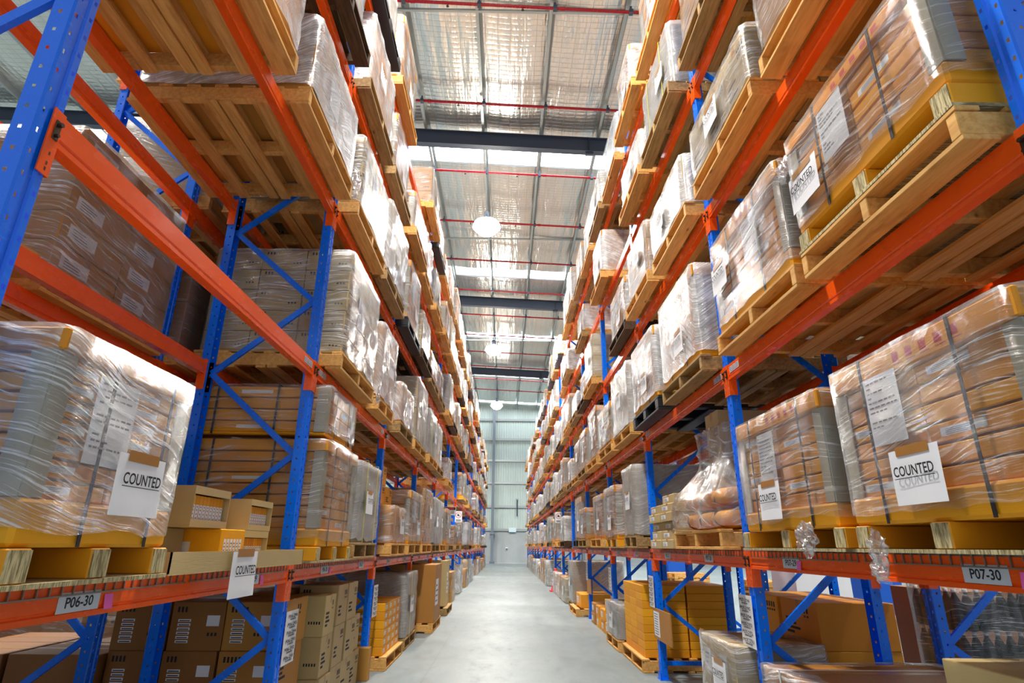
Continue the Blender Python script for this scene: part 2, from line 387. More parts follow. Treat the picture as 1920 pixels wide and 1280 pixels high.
# ------------------------------------------------------------------ the building
def roofz(x): return 12.55 - 0.045*(x+0.7)
SKYL = [6.8 + 8.05*i for i in range(6)]
X0W, X1W = -24.0, 24.0
def building():
    m = MB(); m.box(X0W-1, X1W+1, -9, WALL_Y+0.3, -0.2, 0.0, 'floor_concrete'); struct(m.build('floor'))
    # foil insulation, sagging a little between the purlins, with a gap at each skylight
    PX = [-0.68 + 1.62*k for k in range(-15, 16)]
    edges = [-6.0] + [e for s in SKYL for e in (s-0.42, s+0.42)] + [WALL_Y]
    m = MB()
    for k in range(0, len(edges), 2):
        a, b = edges[k], edges[k+1]
        for i in range(len(PX)-1):
            xa, xb = PX[i], PX[i+1]; nv = max(2, int((b-a)/0.8))
            def fn(u, v, xa=xa, xb=xb, a=a, b=b):
                x = xa+(xb-xa)*u; y = a+(b-a)*v
                return (x, y, roofz(x) - 0.05*math.sin(math.pi*u)*(0.7+0.5*noise.noise((x*.7, y*.5, 3))))
            m.grid(fn, 6, nv, 'foil')
    struct(m.build('ceiling'))
    for i, s in enumerate(SKYL):
        m = MB(); m.poly([(X0W, s-0.45, roofz(X0W)+.05), (X1W, s-0.45, roofz(X1W)+.05), (X1W, s+0.45, roofz(X1W)+.05), (X0W, s+0.45, roofz(X0W)+.05)], [(0,3,2,1)], 'skylight_glow')
        struct(m.build('window_%d' % (i+1)))
    n = 1
    for x in PX:
        if not -18 < x < 14: continue
        m = MB(); z = roofz(x)-0.005
        m.extrude_y([(x-.035, z), (x+.04, z), (x+.04, z-.02), (x-.029, z-.006), (x-.029, z-.20), (x-.06, z-.20), (x-.1, z-.20), (x-.1, z-.206), (x-.035, z-.206)], -6, WALL_Y, 'galvanised')
        o = struct(m.build('trim_%d' % n)); n += 1
    for yb in (9.6, 19.6, 31.2):                # bridging rods between the purlins
        m = MB(); m.box(-7, 8, yb-.03, yb+.03, 12.33, 12.38, 'galvanised'); struct(m.build('trim_%d' % n)); n += 1
    for y in (2.0, 13.62, 25.2, 36.8):
        m = MB()
        def zb(x): return roofz(x)-0.21
        for (ya, yb, za, zc) in ((y-.1, y+.1, -.016, 0), (y-.006, y+.006, -.44, -.016), (y-.1, y+.1, -.456, -.44)):
            m.poly([(X0W, ya, zb(X0W)+za), (X1W, ya, zb(X1W)+za), (X1W, yb, zb(X1W)+za), (X0W, yb, zb(X0W)+za),
                    (X0W, ya, zb(X0W)+zc), (X1W, ya, zb(X1W)+zc), (X1W, yb, zb(X1W)+zc), (X0W, yb, zb(X0W)+zc)],
                   [(0,3,2,1),(4,5,6,7),(0,1,5,4),(1,2,6,5),(2,3,7,6),(3,0,4,7)], 'dark_steel')
        for x in (2.25, -5.4):
            m.box(x-.006, x+.006, y-.1, y+.1, zb(x)-.44, zb(x)-.02, 'dark_steel')
            m.box(x-.11, x+.11, y-.05, y+.05, zb(x)-.52, zb(x)-.456, 'dark_steel')
        struct(m.build('trim_%d' % n)); n += 1
    # end wall: precast panel below, ribbed sheet above, girts, a column
    m = MB(); m.box(X0W, X1W, WALL_Y, WALL_Y+.2, 0, 2.55, 'precast'); 
    for x in (-5.3, 1.9, 9.1): m.box(x-.012, x+.012, WALL_Y-.004, WALL_Y, 0, 2.55, 'wall_grey')
    m.box(X0W, X1W, WALL_Y-.01, WALL_Y, 0, .06, 'wall_grey')
    P = 0.2; vs = []; x = X0W; prof = []
    while x < X1W:
        prof += [(x, .05), (x+.05, .05), (x+.07, .02), (x+.17, .02), (x+.19, .05)]; x += P
    nn = len(prof); vs = [(a, WALL_Y+b, 2.55) for a, b in prof] + [(a, WALL_Y+b, 13.0) for a, b in prof]
    m.poly(vs, [(i, i+1, nn+i+1, nn+i) for i in range(nn-1)], 'wall_cladding')
    struct(m.build('wall_back'))
    for z in (2.5, 4.28, 6.15, 7.95, 9.7, 11.35):
        m = MB(); m.box(X0W, X1W, WALL_Y-.12, WALL_Y+.02, z-.09, z+.09, 'galvanised'); struct(m.build('trim_%d' % n)); n += 1
    for x in (-0.98, -8.2, 6.2):
        m = MB(); m.box(x-.11, x+.11, WALL_Y-.14, WALL_Y-.12, .05, 12.2, 'grey_steel'); m.box(x-.02, x+.02, WALL_Y-.42, WALL_Y-.14, .05, 12.2, 'grey_steel'); m.box(x-.11, x+.11, WALL_Y-.44, WALL_Y-.42, .05, 12.2, 'grey_steel')
        for z in (.12, 2.2): m.box(x-.2, x+.2, WALL_Y-.5, WALL_Y-.1, z-.05, z+.05, 'grey_steel')
        m.box(x-.2, x+.2, WALL_Y-.5, WALL_Y-.05, 0, .05, 'grey_steel')
        struct(m.build('trim_%d' % n)); n += 1
    for nm, x, sx in (('wall_left', X0W, -1), ('wall_right', X1W, 1)):
        m = MB(); m.box(min(x, x+sx*.2), max(x, x+sx*.2), -6, WALL_Y, 0, 13.3, 'wall_cladding'); struct(m.build(nm))
building()

def sprinklers():
    ys = [6.35 + 2.95*i for i in range(13)]
    words = ORD
    for i, y in enumerate(ys):
        t = thing('sprinkler_pipe', 'red sprinkler pipe across the roof, %s along the aisle' % words[i], 'pipe', (0, y, 0), 0, 'sprinkler pipes')
        zz = lambda x: roofz(x)-.36
        m = MB(); m.tube([(-6.5, 0, zz(-6.5)), (7.5, 0, zz(7.5))], .034, 'red_pipe_paint', 8)
        for x in (-5.4, -2.1, 1.1, 4.3): m.tube([(x-.05, 0, zz(x)), (x+.05, 0, zz(x))], .043, 'red_pipe_paint', 8)
        m.build('pipe', t)
        for x in (-4.6, -1.35, 0.25, 3.9):
            m = MB(); m.tube([(x, 0, zz(x)-.03), (x, 0, zz(x)-.085)], .012, 'red_pipe_paint', 6); m.lathe([(.0, -.10), (.03, -.098), (.03, -.092), (.0, -.09)], 'clip_metal', (x, 0, zz(x)), 10)
            m.build('sprinkler_head', t)
        for x in (-2.3, -.68, .94, 2.56):
            m = MB(); m.box(x-.02, x+.02, -.02, .02, zz(x)+.03, zz(x)+.15, 'dark_steel'); m.box(x-.04, x+.04, -.05, .05, zz(x)-.045, zz(x)+.045, 'dark_steel')
            m.build('hanger', t)
sprinklers()

def lamps():
    W = ['first', 'second', 'third', 'fourth']
    for ai, ax in enumerate((-0.64, 6.6, -7.6)):
        for i, y in enumerate((3.4, 15.0, 26.4, 38.1)):
            lab = ('high bay lamp over the main aisle, %s along it' if ai == 0 else 'high bay lamp over the aisle behind rack ' + ('P07' if ai == 1 else 'P06') + ', %s along it') % W[i]
            z = 10.0
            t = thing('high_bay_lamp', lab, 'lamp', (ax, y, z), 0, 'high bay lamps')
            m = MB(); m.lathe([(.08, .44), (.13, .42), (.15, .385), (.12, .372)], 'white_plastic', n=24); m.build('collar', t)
            m = MB(); m.lathe([(.0, -.08), (.18, -.075), (.24, -.05), (.41, .14), (.36, .27), (.15, .36), (.12, .37)], 'lamp_glow', n=24); m.build('lens', t)  # glowing bowl widened to stand in for the lamp's glare
            m = MB(); m.lathe([(.0, .66), (.075, .65), (.085, .45), (.08, .42), (0, .42)], 'dark_steel', n=16); m.build('ballast', t)
            m = MB(); m.tube([(0, 0, .65), (0, 0, roofz(ax)-z+(.05 if min(abs(y-q) for q in SKYL) < .45 else -.01))], .008, 'dark_steel', 6); m.build('hanger', t)
            l = bpy.data.lights.new('lamp_light', 'AREA'); l.shape = 'DISK'; l.size = .5; l.energy = LAMP_W; l.color = (1.0, .95, .86); l.spread = math.radians(165)
            lo = bpy.data.objects.new('lamp_light', l); COL.objects.link(lo); lo.location = (0, 0, -.09); lo.parent = t
lamps()

def wall_bits():
    m = MB(); m.box(-.27, .27, -.09, 0, -.15, .15, 'exit_glow'); m.box(-.29, .29, -.02, .01, -.17, .17, 'white_plastic')
    tag(m.build('exit_sign', None, (.62, WALL_Y-.125, 2.5)), 'lit pale sign box on the girt of the end wall', 'sign')
    m = MB(); m.box(-.09, .09, -.09, 0, -.09, .09, 'white_plastic', .01); m.box(-.06, .06, -.11, -.09, -.06, .02, 'dark_steel')
    tag(m.build('wall_socket', None, (.17, WALL_Y-.005, 1.1)), 'small white switch box low on the end wall', 'socket')
    m = MB(); m.tube([(0, -.06, -.75), (0, -.06, .5)], .05, 'dark_steel', 8); m.tube([(0, -.06, .5), (0, -.06, .6)], .09, 'galvanised', 8)
    m.box(-.02, .02, -.06, 0.02, .2, .24, 'dark_steel'); tag(m.build('wall_pipe', None, (.98, WALL_Y-.12, 4.3)), 'short dark pipe fixed to a girt of the end wall', 'pipe')
wall_bits()

# ------------------------------------------------------------------ racking
UP_PROF = [(-.070, -.045), (-.055, -.045), (-.052, -.045), (-.006, -.045), (0, -.039), (0, -.014), (-.007, -.009), (-.007, .009), (0, .014), (0, .039), (-.006, .045), (-.052, .045), (-.055, .045), (-.070, .045)]
H_UP = 6.95
def upright_mb(h):
    m = MB(); n = len(UP_PROF)
    outer = [(x, y) for x, y in UP_PROF]
    vs = [(x, y, .01) for x, y in outer] + [(x, y, h) for x, y in outer]
    m.poly(vs, [(i, i+1, n+i+1, n+i) for i in range(n-1)], 'blue_perforated')
    return m
UPM = upright_mb(H_UP).mesh('front_upright')
def brace_list():
    L = [((-.075, 0, .15), (-.765, 0, .15))]
    p = (-.765, .17); k = 0; zf = .72
    while True:
        q = (-.075, zf); L.append(((p[0], 0, p[1]), (q[0], 0, q[1])))
        zb = zf+.59
        if zb > H_UP-.1: break
        L.append(((q[0], 0, q[1]), (-.765, 0, zb))); p = (-.765, zb); zf += 1.18
        if zf > H_UP-.1: break
    return L
def brace_geo(m, a, b):
    m.bar(a, b, .022, .042, 'blue_paint')
FOOT = MB(); FOOT.box(-.09, .02, -.07, .07, 0, .01, 'blue_paint'); FOOT.box(.005, .012, -.05, .05, .01, .06, 'blue_paint')
FOOTM = FOOT.mesh('foot_plate')
def part(name, me, parent, loc=(0,0,0), rz=0):
    o = bpy.data.objects.new(name, me); COL.objects.link(o); o.parent = parent; o.location = loc; o.rotation_euler[2] = rz; return o
def make_frame(label, loc, rz, detail):
    t = thing('upright_frame', label, 'rack frame', loc, rz, 'upright frames')
    part('front_upright', UPM, t); part('rear_upright', UPM, t, (-FD, 0, 0), math.pi)
    if detail:
        for a, b in brace_list(): m = MB(); brace_geo(m, a, b); m.build('brace', t)
        part('foot_plate', FOOTM, t); part('foot_plate', FOOTM, t, (-FD, 0, 0), math.pi)
    else:
        m = MB()
        for a, b in brace_list(): brace_geo(m, a, b)
        m.build('bracing_lattice', t)
    return freeze(t)
FR_A = make_frame('', (0, 0, 0), 0, True); FR_B = make_frame('', (0, 0, 0), 0, False)
_ua = _ub = False
def frame_label(side, k, row2=False):
    c = CODE[side]
    if row2: return 'blue upright frame behind rack %s, at the %s frame line' % (c, ORD[k])
    return 'blue perforated upright frame of rack %s, %s along the aisle' % (c, ORD[k])
NROW2 = {'L': 4, 'R': 4}
for side in 'LR':
    for k in range(NB+1):
        loc, rz = place(side, 0, Y0+PITCH_Y*k, 0); o = dup(FR_A if k < 6 else FR_B, loc, rz, frame_label(side, k))
    for k in range(0, NROW2[side]+1):
        loc, rz = place(side, FD+GAP, Y0+PITCH_Y*k, 0); dup(FR_A if k < 3 else FR_B, loc, rz, frame_label(side, k, True))
kill(FR_A); kill(FR_B)

for side in 'LR':
    for k in range(0, 4):
        m = MB(); m.bar((0, 0, 0), (-GAP, 0, 0), .03, .03, 'dark_steel')
        loc, rz = place(side, FD, Y0+PITCH_Y*k, .24)
        tag(m.build('row_spacer', None, loc, rz), 'dark spacer bar joining the back to back frames low down, %s frame line, %s' % (ORD[k], CODE[side]), 'bar', 'row spacers')
# one horizontal rail between two frames; local: origin mid-span at deck height, +x to the outside
LR = PITCH_Y-.09
RAIL_PROF = [(0, 0), (0, -.078), (-.006, -.083), (-.006, -.087), (0, -.092), (0, -.110), (-.05, -.110), (-.05, -.028), (-.028, -.028), (-.028, 0)]
def rail_bar(): m = MB(); m.extrude_y(RAIL_PROF, -LR/2+.002, LR/2-.002, 'orange_paint'); return m
def rail_conn(s):
    m = MB(); y = s*LR/2
    y2 = y+s*.043
    m.box(.0005, .005, min(y, y2), max(y, y2), -.225, .004, 'orange_paint')
    y3 = y-s*.005
    m.box(-.055, .005, min(y, y3), max(y, y3), -.225, .004, 'orange_paint')
    for z in (-.205, -.185, -.15, -.035): m.box(.0051, .0056, min(y+s*.012, y+s*.018), max(y+s*.012, y+s*.018), z-.006, z+.006, 'clip_metal')  # dark chips instead of open slots, the shade inside put in as colour
    return m
def rail_clip(s):
    m = MB(); y = s*(LR/2+.016); m.box(.005, .009, y-.012, y+.012, -.1, -.03, 'clip_metal', .002); m.tube([(.008, y, -.045), (.02, y, -.045)], .008, 'clip_metal', 8); m.tube([(.008, y, -.085), (.018, y, -.085)], .006, 'clip_metal', 8)
    return m
def rail_proto(detail):
    if detail:
        t = thing('shelf_rail', '', 'rail'); rail_bar().build('bar', t)
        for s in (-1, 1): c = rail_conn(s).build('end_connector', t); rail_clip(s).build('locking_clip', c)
        return freeze(t)
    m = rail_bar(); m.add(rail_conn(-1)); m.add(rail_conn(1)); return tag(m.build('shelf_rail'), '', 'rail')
RA, RB = rail_proto(True), rail_proto(False)
LV = ['first', 'second', 'third', 'fourth', 'fifth']
for side in 'LR':
    for b in range(NB):
        y = Y0+PITCH_Y*(b+.5)
        for lv in range(5):
            z = DECK[side][lv]
            loc, rz = place(side, 0, y, z); dup(RA if b < 5 else RB, loc, rz, 'orange front rail of %s shelf, %s bay, rack %s' % (LV[lv], ORD[b], CODE[side]), 'front shelf rails')
            if b > 5: continue
            loc, rz = place(side, FD, y, z); dup(RA if b < 2 else RB, loc, rz+math.pi, 'orange rear rail of %s shelf, %s bay, rack %s' % (LV[lv], ORD[b], CODE[side]), 'rear shelf rails')
    for b in range(4):
        y = Y0+PITCH_Y*(b+.5)
        for lv in range(5):
            z = DECK['L'][lv] if side == 'L' else DECK['R'][lv]
            for u, rr, wd in ((FD+GAP, 0, 'front'), (2*FD+GAP, math.pi, 'rear')):
                loc, rz = place(side, u, y, z); dup(RB, loc, rz+rr, 'orange %s rail of %s shelf, %s bay, rack behind %s' % (wd, LV[lv], ORD[b], CODE[side]), 'rails of the racks behind')
kill(RA); kill(RB)

# wire decks on the first shelves, hooked over the front rail
def wire_deck():
    m = MB(); r = .0026
    for k in range(24):
        y = -.62+k*1.24/23
        m.bar((.004, y, .003), (-.80, y, .003), .005, .005, 'wire_zinc'); m.bar((.004, y, .004), (.004, y, -.036), .005, .005, 'wire_zinc')
    for x in (.006,): m.bar((x, -.63, -.036), (x, .63, -.036), .005, .005, 'wire_zinc')
    for x in (-.2, -.4, -.6, -.79): m.bar((x, -.63, -.001), (x, .63, -.001), .005, .005, 'wire_zinc')
    return m.mesh('wire_deck')
WD = wire_deck()
for side in 'LR':
    for b in range(7):
        for h in (0, 1):
            loc, rz = place(side, 0, Y0+PITCH_Y*b+.045+.65+1.30*h, DECK[side][0]+.001)
            o = bpy.data.objects.new('wire_deck', WD); COL.objects.link(o); o.location = loc; o.rotation_euler[2] = rz
            tag(o, 'steel wire deck on first shelf, %s bay, %s half, rack %s' % (ORD[b], ('near', 'far')[h], CODE[side]), 'wire deck', 'wire decks')

# ------------------------------------------------------------------ pallets
def pallet_parts(kind, d=1.165, w=1.165, seed=0):
    rr = random.Random(seed*13+5); out = []
    wd = {'pine': 'pine', 'old': 'pine_old', 'dark': 'wood_dark'}.get(kind)
    if kind == 'paper':
        m = MB()
        def sh(u, v): return (-d/2+d*u, -w/2+w*v, .014+.004*noise.noise((u*5, v*5, seed)))
        m.box(-d/2, d/2, -w/2, w/2, 0, .014, 'honeycomb'); out.append(('base_sheet', m))
        for y in (-w/2+.05, 0, w/2-.05):
            m = MB(); m.box(-d/2+.01, d/2-.012, y-.045, y+.045, .0145, .105, 'carton_yellow', .004)
            m.box(d/2-.012, d/2-.008, y-.041, y+.041, .018, .101, 'honeycomb'); out.append(('runner', m))
        return out, .106
    if kind == 'black':
        m = MB(); n = 9
        for i in range(n): x = -d/2+.055+(d-.11)*i/(n-1); m.box(x-.045, x+.045, -w/2, w/2, .125, .150, 'plastic_black', .004)
        for y in (-w/2+.05, 0, w/2-.05): m.box(-d/2, d/2, y-.05, y+.05, .118, .1245, 'plastic_black')
        out.append(('top_deck', m))
        for y in (-w/2+.06, 0, w/2-.06):
            m = MB(); m.box(-d/2+.01, d/2, y-.06, y+.06, .022, .117, 'plastic_black', .006); out.append(('bearer', m))
        m = MB()
        for x in (-d/2+.07, 0, d/2-.07): m.box(x-.07, x+.07, -w/2, w/2, 0, .021, 'plastic_black', .004)
        out.append(('bottom_deck', m)); return out, .150
    m = MB(); n = 7; bw = .092
    for i in range(n):
        x = -d/2+bw/2+(d-bw)*i/(n-1); e = rr.uniform(-.006, .006)
        m.box(x-bw/2+rr.uniform(0, .008), x+bw/2-rr.uniform(0, .008), -w/2+e, w/2+e, .118, .138, wd, .0025)
    out.append(('top_deck', m))
    for y in (-w/2+.024, 0, w/2-.024):
        m = MB(); m.box(-d/2+rr.uniform(0, .01), d/2-.004, y-.023, y+.023, .0215, .1175, wd, .003); out.append(('bearer', m))
    m = MB()
    for x, q in ((-d/2+.065, .13), (-.285, .085), (-.045, .08), (.045, .08), (.285, .085), (d/2-.065, .13)):
        e = rr.uniform(-.006, .006); m.box(x-q/2, x+q/2-.004, -w/2+e, w/2+e, 0, .021, wd, .0025)
    out.append(('bottom_deck', m)); return out, .138
PDESC = {'pine': 'pale wooden pallet', 'old': 'weathered wooden pallet', 'dark': 'dark stained wooden pallet', 'black': 'black plastic pallet', 'paper': 'kraft cardboard pallet with honeycomb runners'}
_PP = {}
def pallet(kind, loc, rz, label, detail, d=1.165, w=1.165, seed=0, group='pallets in the racking'):
    key = (kind, detail, d, w, seed)
    parts, h = pallet_parts(kind, d, w, seed) if key not in _PP else (None, _PP[key][1])
    if key not in _PP:
        if detail:
            t = thing('pallet', label, 'pallet', loc, rz, group)
            for n, m in parts: m.build(n, t)
            freeze(t)
        else:
            m = MB()
            for n, q in parts: m.add(q)
            t = tag(m.build('pallet', None, loc, rz), label, 'pallet', group)
        _PP[key] = (t, h); return t, h
    return dup(_PP[key][0], loc, rz, label, group), h

# ------------------------------------------------------------------ cartons, sheets, film
_CM = {}
def carton_mb(dx, dy, dz, mat, style='plain', seed=0):
    """local: centred in x and y, standing on z=0, +x to the aisle"""
    r = random.Random(seed*7+3); m = MB(); m.box(-dx/2, dx/2, -dy/2, dy/2, 0, dz, mat, .004)
    e = .0006; X, Y = dx/2+e, dy/2+e
    if style in ('tape', 'marks', 'bar', 'label'):
        q = min(.025, dy*.1); m.poly([(-X, -q, dz+e), (X, -q, dz+e), (X, q, dz+e), (-X, q, dz+e)], [(0,1,2,3)], 'kraft_tape')
        rect(m, X, -q, q, dz-min(.06, dz*.25), dz+e, 'kraft_tape')
    if style in ('marks', 'bar'):
        for k in range(r.randint(2, 4)):                        # little printed handling marks
            y = dy*(.14+.075*k); hh = min(.04, dz*.18)
            rect(m, X, y, y+dy*.045, dz*.72, dz*.72+hh, 'ink'); rect(m, X, y, y+dy*.045, dz*.72-hh*.7, dz*.72-hh*.35, 'ink')
        for k in range(r.randint(3, 5)):
            x = -dx*.40+dx*.07*k; hh = min(.035, dz*.14)
            rect_y(m, -Y, x, x+dx*.04, dz*.78, dz*.78+hh, 'ink'); rect_y(m, -Y, -x-dx*.04, -x, dz*.30, dz*.30+hh*.6, 'ink')
        for k in range(r.randint(2, 4)):
            z = dz*(.22+.1*k); a = -dy*.38; rect(m, X, a, a+dy*r.uniform(.18, .4), z, z+min(.018, dz*.06), 'ink')
    if style == 'bar':
        for k in range(6):
            z = dz*(.16+.085*k); rect_y(m, -Y, -dx*.36, -dx*.12, z, z+dz*.055, 'paper'); rect_y(m, -Y-e, -dx*.34, -dx*.14, z+dz*.012, z+dz*.032, 'ink')
        rect_y(m, -Y, dx*.18, dx*.42, dz*.5, dz*.72, 'paper')
    if style in ('label', 'spine'):
        n = 1 if style == 'label' else 6
        for k in range(n):
            a = -dy*.38+(dy*.78/n)*k; b = a+dy*(.42 if n == 1 else .78/n*.75)
            rect(m, X, a, b, dz*.28, dz*.74, 'paper')
            for q in range(4): z = dz*(.34+.09*q); rect(m, X+e, a+(b-a)*.12, a+(b-a)*r.uniform(.5, .9), z, z+dz*.03, 'ink_grey')
        rect_y(m, -Y, -dx*.1, dx*.12, dz*.34, dz*.66, 'paper')
    return m
def carton_mesh(*a):
    if a not in _CM: _CM[a] = carton_mb(*a).mesh('carton')
    return _CM[a]

def film_mb(w, d, h, seed, mat, z0=-.07, cell=.085, amp=1.0, prof=None, hole=.13, lean=(0, 0)):
    """a skin of stretch film round a load; prof(t) scales the plan with height"""
    r = random.Random(seed*31+1); m = MB(); rad = .03
    nx, ny = max(3, int(d/cell)), max(3, int(w/cell)); X, Y = d/2+.006, w/2+.006
    loop = []
    for i in range(ny): loop.append((X, -Y+rad+(2*Y-2*rad)*i/(ny-1)))
    for i in range(nx): loop.append((X-rad-(2*X-2*rad)*i/(nx-1), Y))
    for i in range(ny): loop.append((-X, Y-rad-(2*Y-2*rad)*i/(ny-1)))
    for i in range(nx): loop.append((-X+rad+(2*X-2*rad)*i/(nx-1), -Y))
    n = len(loop); nz = max(6, int((h-z0)/cell)); rings = []
    so = r.uniform(0, 90)
    for j in range(nz+1):
        tt = j/nz; z = z0+(h+.006-z0)*tt; ring = []
        k = prof(tt) if prof else 1.0
        for (x, y) in loop:
            p = Vector((x*5+so, y*5, z*6))
            dsp = .009+amp*(.010*noise.noise(p)+.007*noise.noise(Vector(((x+y)*3+so, (x-y)*3, (z+.4*(x+y))*26))))
            ox, oy = (x/X if abs(x) > X-.02 else 0), (y/Y if abs(y) > Y-.02 else 0)
            zz = z+(.05*abs(noise.noise(Vector((x*4, y*4, so)))) if j == 0 else 0) + (.008*noise.noise(Vector((x*6, y*6, so+9))) if j == nz else 0)
            ring.append((x*k+ox*max(dsp, .001)+lean[0]*tt, y*k+oy*max(dsp, .001)+lean[1]*tt, zz))
        rings.append(ring)
    kt = prof(1.0) if prof else 1.0
    for q, ins in ((.3, .004), (1.0, .006)):
        ring = []
        for (x, y) in loop:
            f = max(0.0, 1-hole*q*(1+.5*noise.noise(Vector((x*3+so, y*3, 5))))/max(min(X, Y), .1))
            ring.append((x*f*kt+lean[0], y*f*kt+lean[1], h+.012+ins*0+.006*noise.noise(Vector((x*8, y*8, so)))))
        rings.append(ring)
    vs = [p for q in rings for p in q]
    m.poly(vs, [(i*n+k, i*n+(k+1) % n, (i+1)*n+(k+1) % n, (i+1)*n+k) for i in range(len(rings)-1) for k in range(n)], mat, True)
    return m
def tail_mb(seed, L=.22, W=.10, mat='film_loose'):
    """a loose crumpled end of film hanging down"""
    r = random.Random(seed); so = r.uniform(0, 50); m = MB()
    def fn(u, v):
        t = v; wd = W*(.30+.75*abs(math.sin(math.pi*min(1, t*.8+.08)))*(1.1-.5*t))
        a = (u-.5)*wd; f = noise.noise((u*4+so, v*4, 1)); g = noise.noise((u*5, v*5+so, 7)); h = noise.noise((u*13+so, v*11, 3)); k = noise.noise((u*12, v*13+so, 5))
        return (.014+(.03*f+.022*abs(h))*(.3+t)+.02*math.sin(u*14+so+v*5)*t*.6, a+.03*g+.014*k, -L*t*(1-.22*abs(u-.5)*2)+.03*f+.016*h)
    m.grid(fn, 18, 22, mat); return m

def sheet_mb(w, h, seed=0, bend=.01, mat='paper'):
    so = seed*3.7
    m = MB(); m.grid(lambda u, v: (.001+bend*(noise.noise((u*1.3+so, v*1.3, 2))*.5+.5)*(1-v)*(.4+u*.6)*1.2, -w/2+w*u, -h/2+h*v), 6, 5, mat); return m
def counted_parts(w=.27, h=.20, seed=0, tape='kraft_tape'):
    s = sheet_mb(w, h, seed, .008)
    l = MB(); text(l, 'COUNTED', w*.80, h*.19, 'ink', .0125, 0, h*.10); l.box(.0122, .0127, -w*.40, w*.40, h*-.035, h*-.022, 'ink')
    t = MB(); rect(t, .0035, -w*.33, w*.33, h*.38, h*.56, tape)
    return s, l, t
def doc_parts(w=.21, h=.28, seed=0):
    r = random.Random(seed); s = sheet_mb(w, h, seed, .001)
    l = MB()
    for k in range(11):
        z = h*.40-h*.072*k
        if r.random() < .15: continue
        y = -w*.42
        while y < w*.36:
            q = w*r.uniform(.05, .16); rect(l, .0028, y, min(y+q, w*.42), z, z+h*.022, 'ink_grey'); y += q+w*.03
            if r.random() < .12: break
    return s, l

class Load:
    def __init__(s, name, label, cat, loc, rz, merge, group):
        s.merge = merge; s.name = name; s.mb = MB(); s.a = (label, cat, group); s.loc, s.rz = loc, rz
        s.t = None if merge else thing(name, label, cat, loc, rz, group)
    def part(s, name, m, off=(0, 0, 0), parent=None):
        if s.merge: s.mb.add(m, off); return None
        return m.build(name, parent or s.t, off)
    def carton(s, args, off, name='carton'):
        if s.merge: s.mb.add(carton_mb(*args), off)
        else: part(name, carton_mesh(*args), s.t, off)
    def counted(s, off, seed=0, **k):
        a, b, c = counted_parts(seed=seed, **k)
        if s.merge: s.mb.add(a, off); s.mb.add(b, off); return
        q = a.build('counted_sheet', s.t, off); b.build('lettering', q); c.build('tape', q)
    def doc(s, off, seed=0, **k):
        a, b = doc_parts(seed=seed, **k)
        if s.merge: s.mb.add(a, off); return
        q = a.build('document_sheet', s.t, off); b.build('printing', q)
    def done(s):
        if s.merge: return tag(s.mb.build(s.name, None, s.loc, s.rz), *s.a)
        return freeze(s.t)

def load_strapped(L, w, d, h, seed, lay=6, film='film_clear', cmat='carton_amber', cap='carton_yellow', straps=(-.22, .2), sheet=True, sy_=.10, sz_=.32, dy=-.12, dzz=.62, lh=.10, th=.12, ny=2, lid=True, corner='corner_grey', every=False):
    r = random.Random(seed); b = .012
    m = MB(); m.box(-d/2, d/2, -w/2, w/2, 0, th, cap, .012); L.part('base_tray', m)
    hh = h-th-(lh if lid else 0); lz = hh/lay; cy = (w-.03)/ny
    for k in range(lay):
        for j in range(ny):
            L.carton((round(d-.05, 3), round(cy-.008, 3), round(lz-.009, 4), cmat, 'label' if every or (j+k+seed) % 3 == 0 else 'plain', 0), (0, -w/2+.015+cy*(j+.5), th+lz*k+.003))
    if lid:
        m = MB(); m.box(-d/2-.004, d/2+.004, -w/2-.004, w/2+.004, h-lh, h, cmat, .006); q = L.part('lid', m)
        m = MB(); X = d/2+.0046
        for k in range(5):
            y = -w*.06+w*.075*k; rect(m, X, y, y+w*.035, h-lh*.68, h-lh*.30, 'red_ink'); rect(m, X, y, y+w*.05, h-lh*.80, h-lh*.76, 'red_ink')
        L.part('printed_marks', m, parent=q)
    t = .006; a = .075
    for sx in (-1, 1):
        for sy in (-1, 1):
            m = MB(); x, y = sx*(d/2-.014), sy*(w/2-.006)
            m.box(min(x, x-sx*a), max(x, x-sx*a), min(y, y+sy*t), max(y, y+sy*t), th+.002, h-lh-.002, corner)
            m.box(min(x, x+sx*t), max(x, x+sx*t), min(y, y-sy*a), max(y, y-sy*a), th+.002, h-lh-.002, corner)
            L.part('corner_board', m)
    for y in straps:
        m = MB(); y *= w; X = d/2+.008
        for (x0, x1, z0, z1) in ((X-.002, X, .001, h+.003), (-X, -X+.002, .001, h+.003), (-X, X, h+.001, h+.003)): m.box(x0, x1, y-.008, y+.008, z0, z1, 'strap_black')
        L.part('strap', m)
    for x in (-.24*d, .16*d):
        m = MB(); Y = w/2+.008
        for (y0, y1, z0, z1) in ((Y-.002, Y, .001, h+.005), (-Y, -Y+.002, .001, h+.005), (-Y, Y, h+.0035, h+.005)): m.box(x-.008, x+.008, y0, y1, z0, z1, 'strap_black')
        L.part('strap', m)
    L.part('stretch_film', film_mb(w, d, h, seed, film, .03, .12 if L.merge else .07, .55, hole=.16))
    if sheet:
        L.doc((d/2+.0055, w*dy, h*dzz), seed); L.counted((d/2+.034, w*sy_, h*sz_), seed)
